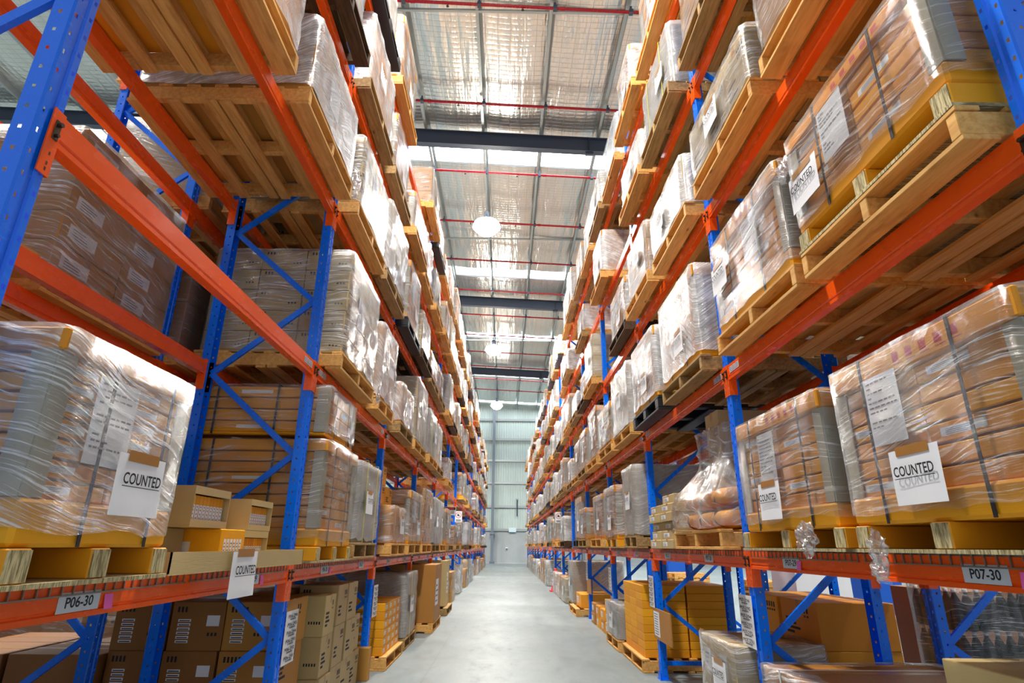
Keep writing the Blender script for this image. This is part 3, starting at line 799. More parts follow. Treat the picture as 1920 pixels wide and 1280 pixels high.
def load_grid(L, w, d, h, seed, nx, ny, nz, cmat, style='marks', film='film_clear', sheet=True, missing=(), counted=True):
    r = random.Random(seed); cx, cy, cz = d/nx, w/ny, h/nz
    for k in range(nz):
        for i in range(nx):
            for j in range(ny):
                if (i, j, k) in missing: continue
                if 0 < i < nx-1 and 0 < j < ny-1 and 0 < k < nz-1: continue
                if i == 0 and 0 < j < ny-1 and k < nz-1 and nx > 1: continue
                L.carton((round(cx-.006, 3), round(cy-.006, 3), round(cz-.005, 3), cmat, style, seed % 5), (-d/2+cx*(i+.5)+r.uniform(-.003, .003), -w/2+cy*(j+.5)+r.uniform(-.003, .003), cz*k+.001))
    if film: L.part('stretch_film', film_mb(w, d, h, seed, film, .004, .13 if L.merge else .07))
    if sheet: (L.counted if counted else L.doc)((d/2+(.036 if counted else .010), r.uniform(-.15, .2)*w, h*r.uniform(.45, .65)), seed)
def load_heavy(L, w, d, h, seed, cmat='carton_tan', film='film_heavy', straps=(), prof=None, sheet=True, nz=2, ny=2, strapmat='strap_yellow'):
    r = random.Random(seed)
    for k in range(nz):
        for j in range(ny): L.carton((round((d-.03), 3), round(w/ny-.02, 3), round(h/nz-.004, 3), cmat, 'tape', 0), (0, -w/2+w/ny*(j+.5), h/nz*k+.001))
    L.part('stretch_film', film_mb(w, d, h, seed, film, .004, .13 if L.merge else .06, 1.5, prof))
    for y in straps:
        m = MB(); y *= w; X = d/2+.03
        for (x0, x1, z0, z1) in ((X-.002, X, .002, h+.024), (-X, X, h+.022, h+.024), (-X, -X+.002, .002, h+.024)): m.box(x0, x1, y-.008, y+.008, z0, z1, strapmat)
        L.part('strap', m)
    if sheet: L.counted((d/2+.036, r.uniform(-.2, .2)*w, h*.5), seed)
def load_drums(L, w, d, h, seed, film='film_medium'):
    for i in range(2):
        for j in range(2):
            for k in range(2):
                m = MB(); q = h/2; rr = min(w, d)/4-.01
                m.lathe([(0, .002), (rr*.93, .002), (rr, .02), (rr, q*.33), (rr*1.02, q*.36), (rr, q*.39), (rr, q*.90), (rr*1.03, q*.93), (rr*1.03, q-.004), (0, q-.004)], ('white_plastic', 'plastic_blue')[(seed+k) % 2 if seed % 3 == 0 else 0], n=18)
                L.part('drum', m, (-d/4+d/2*i, -w/4+w/2*j, q*k))
    L.part('stretch_film', film_mb(w, d, h, seed, film, .004, .13 if L.merge else .07))
def load_bulky(L, w, d, h, seed):
    """sacks below and a narrow box above, pulled into a cone of film"""
    r = random.Random(seed)
    for i in range(3):
        for k in range(2):
            m = MB(); so = r.uniform(0, 50); cy = -w/2+w/3*(i+.5); a, b, c = d/2-.04, w/6-.01, .075
            def fn(u, v, cy=cy, a=a, b=b, c=c, so=so):
                th, ph = 2*math.pi*u, math.pi*(v-.5); f = 1+.06*noise.noise((u*6+so, v*6, 1))
                cs = lambda q: math.copysign(abs(q)**.5, q)
                return (a*cs(math.cos(ph))*cs(math.cos(th))*f, cy+b*cs(math.cos(ph))*cs(math.sin(th))*f, c*(1.1+cs(math.sin(ph))*f)+.155*k)
            m.grid(fn, 20, 10, 'carton_amber'); L.part('sack', m)
    for (x, y, a, b, c) in ((.12, .05, .5, .3, .62), (-.25, .0, .4, .42, .55)):
        L.carton((a, b, c, 'carton_tan', 'marks', 1), (x, y, .315))
    pr = lambda t: 1.03 if t < .28 else max(.60, 1.03-(t-.28)*1.15)
    L.part('stretch_film', film_mb(w, d, h, seed, 'film_loose', .004, .04, 3.2, pr, .2, (.05, .03)))
LOADF = {'strapped': load_strapped, 'grid': load_grid, 'heavy': load_heavy, 'drums': load_drums, 'bulky': load_bulky}

# ------------------------------------------------------------------ what stands in the racking
UC = .433
def where(side, lv, b, half, row2=False):
    if lv < 0: return 'on floor, %s bay, %s half, %s %s' % (ORD[b], half, 'behind' if row2 else 'rack', CODE[side])
    return 'on %s shelf, %s bay, %s half, %s %s' % (LV[lv], ORD[b], half, 'behind' if row2 else 'rack', CODE[side])
G_P, G_L = 'pallets in the racking', 'pallet loads in the racking'
NAME = {'strapped': 'strapped_load', 'grid': 'wrapped_load', 'heavy': 'wrapped_load', 'drums': 'drum_load', 'bulky': 'bulky_load'}
_pk = {}
def put(side, lv, b, half, pk, kind, desc, h, y0=None, y1=None, seed=0, detail=True, d=1.12, u=UC, base=None, row2=False, pk2=None, pw=None, dz=0.0, **kw):
    """a pallet (or two) and its load; half 'near' or 'far'"""
    a = Y0+PITCH_Y*b+.045+(.04 if half == 'near' else 1.36)
    if y0 is None: y0, y1 = a+.03, a+1.15
    yc, wv = (y0+y1)/2, round(y1-y0, 3)
    z = (DECK[side][lv] if lv >= 0 else 0.0) + (.0075 if lv == 0 and b < 7 and not row2 else .001) + dz
    wh = where(side, lv, b, half, row2)
    for i, p in enumerate([pk, pk2]):
        if not p: continue
        loc, rz = place(side, u, yc, z)
        w_ = pw or (1.165 if wv > 1.0 else wv+.03)
        t, ph = pallet(p, loc, rz, ('kraft cardboard pallet above a wooden one ' if i else PDESC[p]+' ') + wh, detail, min(1.165, d+.04), round(w_, 2), seed % 3, G_P)
        z += ph+.001
    if kind:
        loc, rz = place(side, u, yc, z)
        L = Load(NAME[kind], desc+' '+wh, 'pallet load', loc, rz, not detail, G_L)
        LOADF[kind](L, wv, d, h, seed, **kw); L.done()
    return z
def loose(side, u, y, z, dims, mat, style, label, seed=0, rot=0.0, group=None, name='carton'):
    loc, rz = place(side, u, y, z)
    o = bpy.data.objects.new(name, carton_mesh(*dims, mat, style, seed)); COL.objects.link(o); o.location = loc; o.rotation_euler[2] = rz+rot
    return tag(o, label, 'carton', group)

# ---- rack P06, first shelf
put('L', 0, 0, 'near', 'paper', 'strapped', 'filmed amber load with COUNTED sheet', .62, 1.63, 2.37, 3, film='film_medium', th=.13, lay=7, lh=.07, ny=2, every=True, straps=(-.16, .3))
def tray_of_boxes():
    zc = DECK['L'][0]+.0075
    t = thing('cardboard_tray', 'shallow tan cardboard tray holding boxes beside the amber load, rack P06', 'tray', (XL-.42, 3.27, zc))
    m = MB(); a, b, h = .53, .80, .088; m.box(-a, a, -b, b, 0, .006, 'carton_tan'); m.build('tray_floor', t)
    for nm, (x0, x1, y0, y1) in (('side_wall', (a-.006, a, -b, b)), ('side_wall', (-a, -a+.006, -b, b)), ('end_wall', (-a, a, -b, -b+.006)), ('end_wall', (-a, a, b-.006, b))):
        m = MB(); m.box(x0, x1, y0, y1, .0065, h, 'carton_tan'); m.build(nm, t)
    q, l, tp = counted_parts(.29, .21, 5); so = q.build('counted_sheet', t, (a+.030, -.17, -.02)); l.build('lettering', so); tp.build('tape', so)
    zb = zc+.0075
    def open_box(x, y, z, dx, dy, dz, label, front='open', mat='carton_tan'):
        t = thing('document_box', label, 'box', (x, y, z), 0, 'boxes in the tan tray'); e = .005
        m = MB(); m.box(-dx/2, dx/2, -dy/2, dy/2, 0, e, mat); m.box(-dx/2, dx/2, -dy/2, -dy/2+e, e, dz, mat); m.box(-dx/2, dx/2, dy/2-e, dy/2, e, dz, mat)
        m.box(-dx/2, -dx/2+e, -dy/2+e, dy/2-e, e, dz, mat); m.box(-dx/2, dx/2, -dy/2+e, dy/2-e, dz-e, dz, mat)
        m.box(dx/2-e, dx/2, -dy/2+e, dy/2-e, e, dz*.18, mat); m.box(dx/2-e, dx/2, -dy/2+e, dy/2-e, dz*.80, dz-e, mat); m.build('shell', t)
        n = 10; q = (dy-.02)/n
        for k in range(n):
            m = MB(); y0 = -dy/2+.01+q*k; m.box(-dx/2+.02, dx/2-.03, y0+.001, y0+q-.001, e+.001, dz*.78, 'carton_amber'); rect(m, dx/2-.029, y0+.003, y0+q-.003, dz*.15, dz*.55, 'paper')
            for z_ in (.2, .3, .4, .48): rect(m, dx/2-.0285, y0+q*.35, y0+q*.6, dz*z_, dz*(z_+.04), 'ink_grey')
            m.build('folder', t)
    open_box(-1.68, 3.00, zb+.187, .46, .37, .185, 'tan open front folder box, upper one nearer the wrapped load')
    open_box(-1.68, 3.62, zb+.187, .46, .32, .17, 'tan open front folder box, upper one beside the blue post')
    open_box(-1.68, 3.60, zb, .46, .34, .185, 'tan open front folder box under the upper box by the blue post')
    loose('L', .21, 3.27, zb, (.40, .28, .185), 'carton_yellow', 'spine', 'amber box with white spine labels inside the tan tray', 1)
    loose('L', .42, 2.90, zb, (.46, .42, .185), 'carton_grey', 'plain', 'grey carton under the nearer tan folder box in the tray')
tray_of_boxes()
z = put('L', 0, 1, 'near', 'paper', 'strapped', 'wide amber carton load with flat cartons', .74, 4.27, 5.17, 8, lay=7, film='film_clear', sheet=False, ny=2, lh=.08, straps=(-.25, .2))
put('L', 0, 1, 'near', None, 'strapped', 'amber load stacked on the wide one,', .37, 4.25, 5.05, 9, lay=4, film='film_clear', ny=2, lid=False, th=.02, lh=0, dz=.106+.772, straps=(-.25, .2), sheet=False, u=UC+.02)
put('L', 0, 1, 'far', 'old', 'heavy', 'grey filmed load with yellow straps', .70, 5.28, 6.16, 4, film='film_grey', cmat='carton_grey', straps=(-.25, .25))
z = put('L', 0, 2, 'near', 'pine', 'heavy', 'low filmed amber load under loose boxes,', .42, 7.02, 7.95, 5, film='film_medium', cmat='carton_amber', ny=3)
for j, (yy, zz) in enumerate(((7.25, 0), (7.72, 0), (7.27, .23))):
    loose('L', .30, yy, z+.447+zz, (.46, .44, .225), 'carton_yellow', 'marks', ('plain amber carton on the low filmed load, near one', 'plain amber carton on the low filmed load, far one', 'topmost plain amber carton on the low filmed load')[j] + ', rack P06', 2)
put('L', 0, 2, 'far', 'pine', 'strapped', 'amber load with pale corner boards', .70, None, None, 6, film='film_medium')
put('L', 0, 3, 'near', 'pine', 'grid', 'filmed amber carton load', .86, None, None, 7, nx=2, ny=3, nz=4, cmat='carton_amber', film='film_medium')
put('L', 0, 3, 'far', 'old', 'heavy', 'grey filmed load', .82, None, None, 8, film='film_grey', cmat='carton_grey')
# ---- rack P06, second shelf (first bay empty)
put('L', 1, 1, 'near', 'pine', 'grid', 'filmed tan carton load, five layers,', .90, 4.36, 5.46, 11, nx=3, ny=3, nz=5, cmat='carton_tan', film='film_medium', counted=False)
put('L', 1, 1, 'far', 'pine', 'heavy', 'narrow silver filmed load', .80, 5.75, 6.55, 12, cmat='carton_amber', film='film_heavy')
put('L', 1, 2, 'near', 'old', 'heavy', 'short silver filmed load', .50, 7.02, 8.0, 13, cmat='carton_amber')
put('L', 1, 2, 'far', 'pine', 'grid', 'tall filmed tan carton load', .93, 8.3, 9.4, 14, nx=1, ny=2, nz=2, cmat='carton_tan', film='film_medium', style='tape')
# ---- rack P06, third shelf
put('L', 2, 0, 'near', 'pine', 'heavy', 'white filmed carton load', .80, 1.62, 2.77, 15, cmat='carton_amber', film='film_heavy', sheet=False)
put('L', 2, 0, 'far', 'pine', 'grid', 'filmed brown load with paper sheet', .62, 3.03, 4.08, 16, pw=1.10, nx=2, ny=2, nz=3, cmat='carton_brown', film='film_heavy', counted=False)
put('L', 2, 1, 'near', 'pine', 'grid', 'filmed tan carton load', .70, 4.36, 5.45, 17, nx=2, ny=3, nz=5, cmat='carton_tan', film='film_medium', counted=False)
put('L', 2, 1, 'far', 'old', 'heavy', 'loosely filmed pale load', .85, None, None, 18, cmat='carton_tan')
# ---- rack P07, first shelf
put('R', 0, 0, 'near', 'paper', 'strapped', 'wide filmed amber load with COUNTED sheet', .665, 1.58, 2.62, 21, film='film_clear', lay=6, th=.11, lh=.10, straps=(-.27, .24), sy_=-.02, sz_=.24, dy=-.16, dzz=.66, pw=1.03)
put('R', 0, 0, 'far', 'paper', 'strapped', 'narrower filmed load with COUNTED sheet', .65, 2.76, 3.80, 22, film='film_clear', lay=6, th=.11, lh=.09, straps=(-.3, .3), sy_=-.07, sz_=.24, dy=-.10, dzz=.62)
put('R', 0, 1, 'near', 'pine', 'bulky', 'lumpy filmed sack load', .80, 4.30, 5.34, 23)
put('R', 0, 2, 'near', 'old', 'heavy', 'grey filmed load', .80, 6.98, 7.7, 24, film='film_grey', cmat='carton_tan')
put('R', 0, 2, 'far', 'paper', 'strapped', 'filmed amber load with pale corner boards', .72, 8.25, 9.2, 25, film='film_medium')
k = 0
for i in range(6):                                         # flat tan cartons stacked by hand on the deck
    for j in range(2):
        if (i, j) == (5, 1): continue
        k += 1
        loose('R', .10+.02*((i*7+j*3) % 3), 5.72+.44*j, DECK['R'][0]+.0085+.081*i, (.46, .42, .080), 'carton_tan', 'label', 'flat tan carton on first shelf rack P07, %s column, %s from the deck' % (('near', 'far')[j], ORD[i]), 1, 0.03*((i*5+j) % 3-1), 'flat tan cartons stacked by hand')
# ---- rack P07, second shelf
put('R', 1, 0, 'near', 'pine', 'strapped', 'large filmed amber load with COUNTED sheet', .56, 1.58, 2.65, 26, pk2='paper', pw=1.08, film='film_clear', lay=5, th=.10, lh=.07, straps=(-.22, .22), sy_=-.34, sz_=.36, dy=-.1, dzz=.62)
put('R', 1, 0, 'far', 'pine', 'strapped', 'filmed amber load with pale corner boards', .68, 2.78, 3.86, 27, film='film_medium', lay=7, th=.12, lh=.10, sy_=-.34, sz_=.55, dy=.1)
put('R', 1, 1, 'near', 'old', 'strapped', 'tall filmed amber load', .80, 4.32, 5.40, 28, film='film_heavy', lay=7, pk2=None)
put('R', 1, 1, 'far', 'black', 'strapped', 'filmed amber load with pale corner boards', .76, 5.66, 6.72, 29, film='film_heavy', lay=7)
put('R', 1, 2, 'near', 'pine', 'heavy', 'silver filmed load', .80, None, None, 30)
put('R', 1, 2, 'far', 'pine', 'strapped', 'short filmed amber load', .60, None, None, 31, film='film_medium')
# ---- rack P07, third shelf
put('R', 2, 0, 'far', 'pine', 'grid', 'filmed tan carton load with COUNTED sheet', .46, 2.90, 4.03, 32, nx=5, ny=3, nz=1, cmat='carton_tan', film='film_medium')
put('R', 2, 0, 'near', 'pine', 'heavy', 'tall filmed tan load', .85, 1.60, 2.72, 33, cmat='carton_brown', film='film_medium')
put('R', 2, 1, 'near', 'pine', 'grid', 'low filmed carton load', .50, 4.30, 5.42, 34, nx=2, ny=2, nz=2, cmat='carton_tan', film='film_heavy')

# ---- everything else: a pool of prototypes, copied along the racks
done = {('L', 0, b, h) for b in range(4) for h in (0, 1)} | {('L', 1, b, h) for b in range(3) for h in (0, 1)} | {('L', 2, b, h) for b in range(2) for h in (0, 1)} | \
       {('R', 0, b, h) for b in range(3) for h in (0, 1)} | {('R', 1, b, h) for b in range(3) for h in (0, 1)} | {('R', 2, 0, 0), ('R', 2, 0, 1), ('R', 2, 1, 0), ('L', 3, 0, 0), ('L', 4, 0, 0)}
POOL = []
def pool():
    specs = []
    for s, h in ((1, .82), (2, .72), (3, .90)): specs.append(('strapped', 'filmed amber load', h, dict(film='film_medium', lay=6, straps=(-.2, .25))))
    for s, h in ((4, .62), (5, .84)): specs.append(('strapped', 'filmed amber load', h, dict(film='film_heavy', lay=6, straps=(-.25, .2))))
    specs.append(('grid', 'filmed tan carton load', .88, dict(nx=2, ny=3, nz=4, cmat='carton_tan', film='film_medium')))
    specs.append(('grid', 'filmed brown carton load', .80, dict(nx=2, ny=2, nz=3, cmat='carton_brown', film='film_medium')))
    specs.append(('grid', 'filmed tan carton load', .70, dict(nx=2, ny=3, nz=3, cmat='carton_tan', film='film_heavy', counted=False)))
    for h, c in ((.92, 'carton_tan'), (.78, 'carton_brown'), (.66, 'carton_tan'), (.86, 'carton_amber')): specs.append(('heavy', 'silver filmed load', h, dict(cmat=c)))
    specs.append(('heavy', 'pale filmed load', .80, dict(cmat='carton_grey', film='film_grey', straps=(-.25, .25))))
    specs.append(('drums', 'filmed load of white drums', .80, {}))
    for det in (True, False):
        row = []
        for i, (kind, desc, h, kw) in enumerate(specs):
            L = Load(NAME[kind], 'x', 'pallet load', (0, 0, 0), 0, not det, G_L); LOADF[kind](L, 1.07, 1.08, h, 40+i, **kw); row.append((L.done(), desc, h))
        POOL.append(row)
pool()
FARP = MB()
WP = [3, 3, 2, 3, 3, 3, 2, 2, 4, 3, 3, 3, 2, 1]
for side in 'LR':
    for lv in range(5):
        for b in range(NB):
            for h in (0, 1):
                if (side, lv, b, h) in done: continue
                if R.random() < (.05 if b < 2 else .13): continue
                det = b < 3
                hn = ('near', 'far')[h]
                yc = Y0+PITCH_Y*b+.045+.65+1.30*h+R.uniform(-.05, .05); u = UC+R.uniform(-.05, .03)
                z = DECK[side][lv]+(.0075 if lv == 0 and b < 7 else .001)
                pk = R.choices(['pine', 'old', 'dark', 'black', 'paper'], [4.5, 4, 1.5, 1.7, 1.2 if lv < 2 else .2])[0]
                loc, rz = place(side, u, yc, z); wh = where(side, lv, b, hn)
                flip = math.pi if R.random() < .5 else 0; sd = R.randint(0, 2)
                if b >= 13:
                    pp, ph = pallet_parts(pk, 1.165, 1.165, sd)
                    for n_, q_ in pp:
                        q_.v = [(loc[0]+vx, loc[1]+vy, loc[2]+vz) for vx, vy, vz in q_.v]; FARP.add(q_)
                else: t, ph = pallet(pk, loc, rz+flip, PDESC[pk]+' '+wh, b < 5, 1.165, 1.165, sd, G_P)
                i = R.choices(range(len(WP)), WP)[0]
                proto, desc, hh = POOL[0 if det else 1][i]
                loc, rz = place(side, u+R.uniform(-.02, .02), yc+R.uniform(-.02, .02), z+ph+.001)
                o = dup(proto, loc, rz, desc+' '+wh, G_L)
                sc = R.choice([R.uniform(.55, .85), R.uniform(.85, 1.05), R.uniform(.9, 1.05)])*(1.08 if lv == 4 else 1)
                o.scale = (R.uniform(.93, 1), R.choice([R.uniform(.74, .9), R.uniform(.92, 1.0), 1.0]), sc)
for row in POOL:
    for o, d_, h_ in row: kill(o)
o = tag(FARP.build('shelf_pallets'), 'tiny pallets under the loads of the last bays by the end wall', 'pallets'); o['kind'] = 'stuff'

# ---- the racks standing back to back with these two
def second_row(side, lv, b, half, pk, kind, desc, h, seed, **kw):
    put(side, lv, b, half, pk, kind, desc, h, None, None, seed, False, d=1.05, u=FD+GAP+UC+.04, row2=True, **kw)
second_row('L', 1, 0, 'far', 'pine', 'grid', 'filmed brown carton load', .95, 51, nx=2, ny=2, nz=5, cmat='carton_brown', style='label', film='film_medium', sheet=False)
second_row('L', 1, 1, 'near', 'pine', 'heavy', 'dark filmed load', .80, 52, cmat='carton_dark', film='film_clear', sheet=False)
second_row('L', 1, 1, 'far', 'pine', 'heavy', 'filmed load', .80, 53, cmat='carton_grey', film='film_grey', sheet=False)
second_row('L', 1, 2, 'near', 'pine', 'heavy', 'filmed load', .80, 54, cmat='carton_tan', film='film_grey', sheet=False)
second_row('L', -1, 1, 'far', 'pine', 'grid', 'filmed brown carton load', .84, 64, nx=1, ny=2, nz=3, cmat='carton_brown', film='film_medium', sheet=False)
for b_ in (2, 3):
    for h_ in ('near', 'far'): second_row('L', -1, b_, h_, 'pine', 'heavy', 'filmed dark load', .9, 65+b_, cmat='carton_dark', film='film_medium', sheet=False)
second_row('L', 0, 0, 'near', 'pine', 'heavy', 'filmed load', .80, 55, cmat='carton_brown', film='film_medium', sheet=False)
second_row('L', 0, 0, 'far', 'pine', 'heavy', 'filmed load', .80, 56, cmat='carton_brown', film='film_medium', sheet=False)
second_row('L', 0, 1, 'near', 'pine', 'heavy', 'filmed load', .80, 57, cmat='carton_brown', film='film_medium', sheet=False)
second_row('L', 2, 1, 'near', 'pine', 'heavy', 'filmed load', .80, 59, cmat='carton_tan', film='film_medium', sheet=False)
second_row('L', 2, 1, 'far', 'old', 'heavy', 'filmed load', .80, 60, cmat='carton_tan', film='film_medium', sheet=False)
second_row('L', 3, 1, 'near', 'pine', 'heavy', 'filmed load', .80, 61, cmat='carton_tan', film='film_medium', sheet=False)
second_row('L', 3, 1, 'far', 'pine', 'heavy', 'filmed load', .80, 62, cmat='carton_amber', film='film_medium', sheet=False)
second_row('L', 4, 1, 'near', 'pine', 'heavy', 'filmed load', .80, 63, cmat='carton_tan', film='film_medium', sheet=False)
loose('L', FD+GAP+.34, 2.25, DECK['L'][1]+.139, (.6, .5, .40), 'carton_brown', 'tape', 'open brown carton on second shelf behind rack P06, beside the blue post', 3)
pallet('pine', *place('L', FD+GAP+UC, 2.18, DECK['L'][1]+.001), 'pale wooden pallet under the brown carton, second shelf behind P06', False)
i = 0
for lv in (1, 2, 3, 4):
    for b in range(0, 3):
        for half in ('near', 'far'):
            i += 1
            if (lv, b) in ((3, 0), (4, 0)) or i % 7 == 3: continue
            second_row('R', lv, b, half, ('pine', 'old')[i % 2], 'heavy', ('filmed brown load', 'filmed tan load', 'filmed amber load')[i % 3], .62+.06*(i % 5), 70+i, cmat=('carton_brown', 'carton_tan', 'carton_amber')[i % 3], film='film_medium', sheet=False)

# ------------------------------------------------------------------ floor positions
def stack(side, u, y, dims, n, mat, style, desc, seed=0, z0=0.0, rot=0.0, jit=.01, group=None):
    """n cartons on top of each other, each a thing"""
    r = random.Random(seed+77)
    for k in range(n):
        pos = 'only one' if n == 1 else ('lowest of its pile' if k == 0 else 'topmost of its pile' if k == n-1 else '%s from the bottom' % ORD[k])
        lab = desc if n == 1 else desc+', '+pos
        loose(side, u+r.uniform(-jit, jit), y+r.uniform(-jit, jit), z0+.001+(dims[2]+.001)*k, dims, mat, style, lab, seed % 5, rot+r.uniform(-.02, .02)*(jit > 0), group)
def floor_pallet(side, u, y, pk, lab, d=1.165, w=1.165):
    t, h = pallet(pk, *place(side, u, y, .001), lab, True, d, w, 1, 'pallets on the floor'); return h+.002
def span(b, half):
    a = Y0+PITCH_Y*b
    return (a+.29, a+1.36) if half == 'near' else (a+1.42, a+2.52)
# left: barcoded brown cartons behind the first blue post
for i, (u, nm) in enumerate(((.30, 'aisle pile'), (.68, 'middle pile'), (1.06, 'back pile'))):
    stack('L', u, 4.72, (.36, .60, .305), 3, 'carton_dark' if i else 'carton_brown', 'bar', 'barcoded brown carton, %s, second bay rack P06' % nm, i)
stack('L', .16, 5.32, (.30, .32, .30), 3, 'carton_tan', 'marks', 'marked tan carton, first pile from blue post, rack P06', 5)
stack('L', .18, 5.66, (.34, .33, .32), 3, 'carton_tan', 'marks', 'marked tan carton, second pile from blue post, rack P06', 6)
stack('L', .18, 6.02, (.34, .34, .32), 3, 'carton_tan', 'marks', 'marked tan carton, third pile from blue post, rack P06', 7)
stack('L', .20, 6.38, (.34, .33, .32), 2, 'carton_tan', 'marks', 'marked tan carton, fourth pile from blue post, rack P06', 8)
stack('L', .62, 5.42, (.42, .5, .46), 2, 'carton_brown', 'marks', 'large brown carton behind the tan piles, near pile, rack P06', 9)
stack('L', .62, 6.0, (.42, .5, .46), 2, 'carton_brown', 'marks', 'large brown carton behind the tan piles, far pile, rack P06', 10)
loose('L', .44, 3.92, .001, (.34, .34, .22), 'carton_yellow', 'label', 'small amber carton with labels on floor by the first brace, P06', 2)
loose('L', .10, 6.72, .001, (.32, .10, .30), 'carton_brown', 'tape', 'thin brown carton on the floor beside the third post, rack P06', 3)
for i, (x, y) in enumerate(((-4.9, 6.1), (-4.9, 7.4), (-6.3, 6.6))):
    t, h = pallet('pine', (x, y, .001), 0, 'wooden pallet on open floor behind the P06 racks, %s from the aisle' % ORD[i], False)
    L = Load('wrapped_load', 'filmed brown carton load on open floor behind the P06 racks, %s pallet' % ORD[i], 'pallet load', (x, y, h+.003), 0, True, 'loads on the open floor')
    load_grid(L, 1.1, 1.1, .85, 200+i, 2, 2, 3, 'carton_brown', 'tape', 'film_medium', False); L.done()
# second row seen under the first shelf
for i in range(2):
    for j in range(2): stack('L', FD+GAP+.40+.62*i, 4.62+.52*j, (.60, .50, .295), 2, 'carton_dark', 'tape', 'dark brown carton on floor behind rack P06, %s row %s column' % (('first', 'second')[i], ('near', 'far')[j]), 12+i+2*j)
loose('L', FD+GAP+.55, 2.9, .001, (1.0, .9, .8), 'carton_dark', 'tape', 'big dark carton on the floor behind rack P06, first bay', 1)
# left, third bay on
h = floor_pallet('L', .30, 7.72, 'pine', 'wooden pallet under the layered amber cartons, floor, third bay, P06', .9, 1.1)
for k in range(6):
    for j in range(4):
        loose('L', .22, 7.33+.26*j, h+.089*k, (.62, .25, .087), 'carton_yellow' if j < 3 else 'carton_amber', 'label', 'flat amber carton on third bay floor pallet, P06, %s column, %s layer' % (ORD[j], ORD[k]), 1, 0, 'flat amber cartons on the floor pallet')
put('L', -1, 2, 'far', 'old', 'heavy', 'grey filmed load with yellow strap', .80, 8.45, 9.35, 91, film='film_grey', cmat='carton_grey', straps=(-.2,))
h = floor_pallet('L', .26, 10.65, 'pine', 'wooden pallet under the tall brown carton, floor, fourth bay, P06')
loose('L', .18, 10.60, h, (1.0, .95, .86), 'carton_brown', 'label', 'tall brown carton with papers on pallet, floor, fourth bay, P06', 2)
loose('L', .14, 13.0, .143, (.8, .5, .86), 'carton_tan', 'label', 'upright tan carton on floor pallet, fifth bay, P06', 2)
floor_pallet('L', .26, 13.03, 'old', 'weathered pallet under the upright tan carton, floor, fifth bay, P06')
put('L', -1, 4, 'far', 'pine', 'heavy', 'pale filmed load', .82, 13.7, 14.7, 92, cmat='carton_tan', film='film_heavy')
for b in range(5, 15):
    for half in ('near', 'far'):
        if R.random() < .2: continue
        q = R.random()
        if q < .6: put('L', -1, b, half, None, 'heavy', R.choice(['pale', 'silver', 'thick'])+' filmed load', R.uniform(.55, .85), *span(b, half), 100+b, False, pw=1.06, cmat=R.choice(['carton_tan', 'carton_amber']), u=.40, film=R.choice(['film_heavy', 'film_medium']))
        else: put('L', -1, b, half, None, 'grid', 'filmed carton load', R.uniform(.5, .85), *span(b, half), 120+b, False, pw=1.06, nx=1, ny=2, nz=3, cmat=R.choice(['carton_amber', 'carton_tan', 'carton_yellow']), film='film_clear', u=.40)
# right: low grey filmed load, box, upright cartons, filmed carton with sheet
put('R', -1, 0, 'far', 'pine', 'heavy', 'low wide load under white straps', .48, 2.95, 4.08, 93, film='film_medium', cmat='carton_brown', u=.52, straps=(-.2, .25), strapmat='strap_white', nz=1, sheet=False)
loose('R', .55, 2.2, .001, (.80, .92, .88), 'carton_tan', 'marks', 'big tan carton with printed marks on floor, first bay, P07', 3)
L = Load('wrapped_load', 'filmed carton pair with COUNTED sheet on floor beside blue post, P07', 'pallet load', *place('R', .20, 4.67, .001), False, 'wrapped cartons on the floor')
load_grid(L, .70, .62, .68, 94, 1, 2, 2, 'carton_tan', 'label', 'film_medium', False); L.counted((.345, .12, .46), 3); L.done()
loose('R', .10, 5.15, .001, (.30, .20, .62), 'carton_tan', 'marks', 'upright slim tan carton leaning place beside filmed pair, floor, P07', 2)
loose('R', .16, 5.40, .001, (.26, .16, .50), 'carton_grey', 'plain', 'upright grey carton behind the slim tan one, floor, P07', 2)
s_, l_, t_ = counted_parts(.16, .30, 7); o = thing('counted_sheet', 'curled sheet reading COUNTED hung over the slim tan carton, P07', 'sheet', *place('R', -.052, 5.15, .52)); s_.build('page', o); l_.build('lettering', o); t_.build('tape', o)
for i in range(2):
    stack('R', .86+.0*i, 4.80+.62*i, (.56, .58, .31), 3, 'carton_amber', 'marks', 'long amber carton, rear of second bay, P07, %s pile' % ('near', 'far')[i], 15+i)
h = floor_pallet('R', .46, 7.75, 'pine', 'wooden pallet under the tall amber carton block, floor, third bay, P07')
for k in range(9):
    for j in range(3):
        for i in range(2):
            loose('R', .18+.52*i, 7.40+.36*j, h+.083*k, (.50, .345, .081), 'carton_yellow', 'plain', 'flat amber carton in block, third bay floor, P07, %s layer, %s row, %s column' % (ORD[k], ('aisle', 'rear')[i], ORD[j]), 1, 0, 'flat amber cartons in the block')
put('R', -1, 2, 'far', 'pine', 'heavy', 'low silver filmed load', .42, 8.5, 9.4, 95, film='film_grey', cmat='carton_grey')
for j, (y, n, c) in enumerate(((9.95, 3, 'carton_yellow'), (10.4, 2, 'carton_amber'), (10.95, 2, 'carton_yellow'), (11.5, 2, 'carton_brown'))):
    stack('R', .22, y, (.5, .40, .17), n, c, 'label', 'amber carton on floor, fourth bay, P07, %s pile' % ORD[j], 20+j)
h = floor_pallet('R', .35, 13.1, 'pine', 'wooden pallet under grey filmed stack, floor, fifth bay, P07')
put('R', -1, 4, 'far', 'old', 'heavy', 'tall grey filmed load', .85, 13.75, 14.7, 96, film='film_grey', cmat='carton_tan')
loose('R', .2, 13.1, h, (.6, .8, .25), 'carton_amber', 'label', 'low amber carton on pallet, floor, fifth bay, P07', 3)
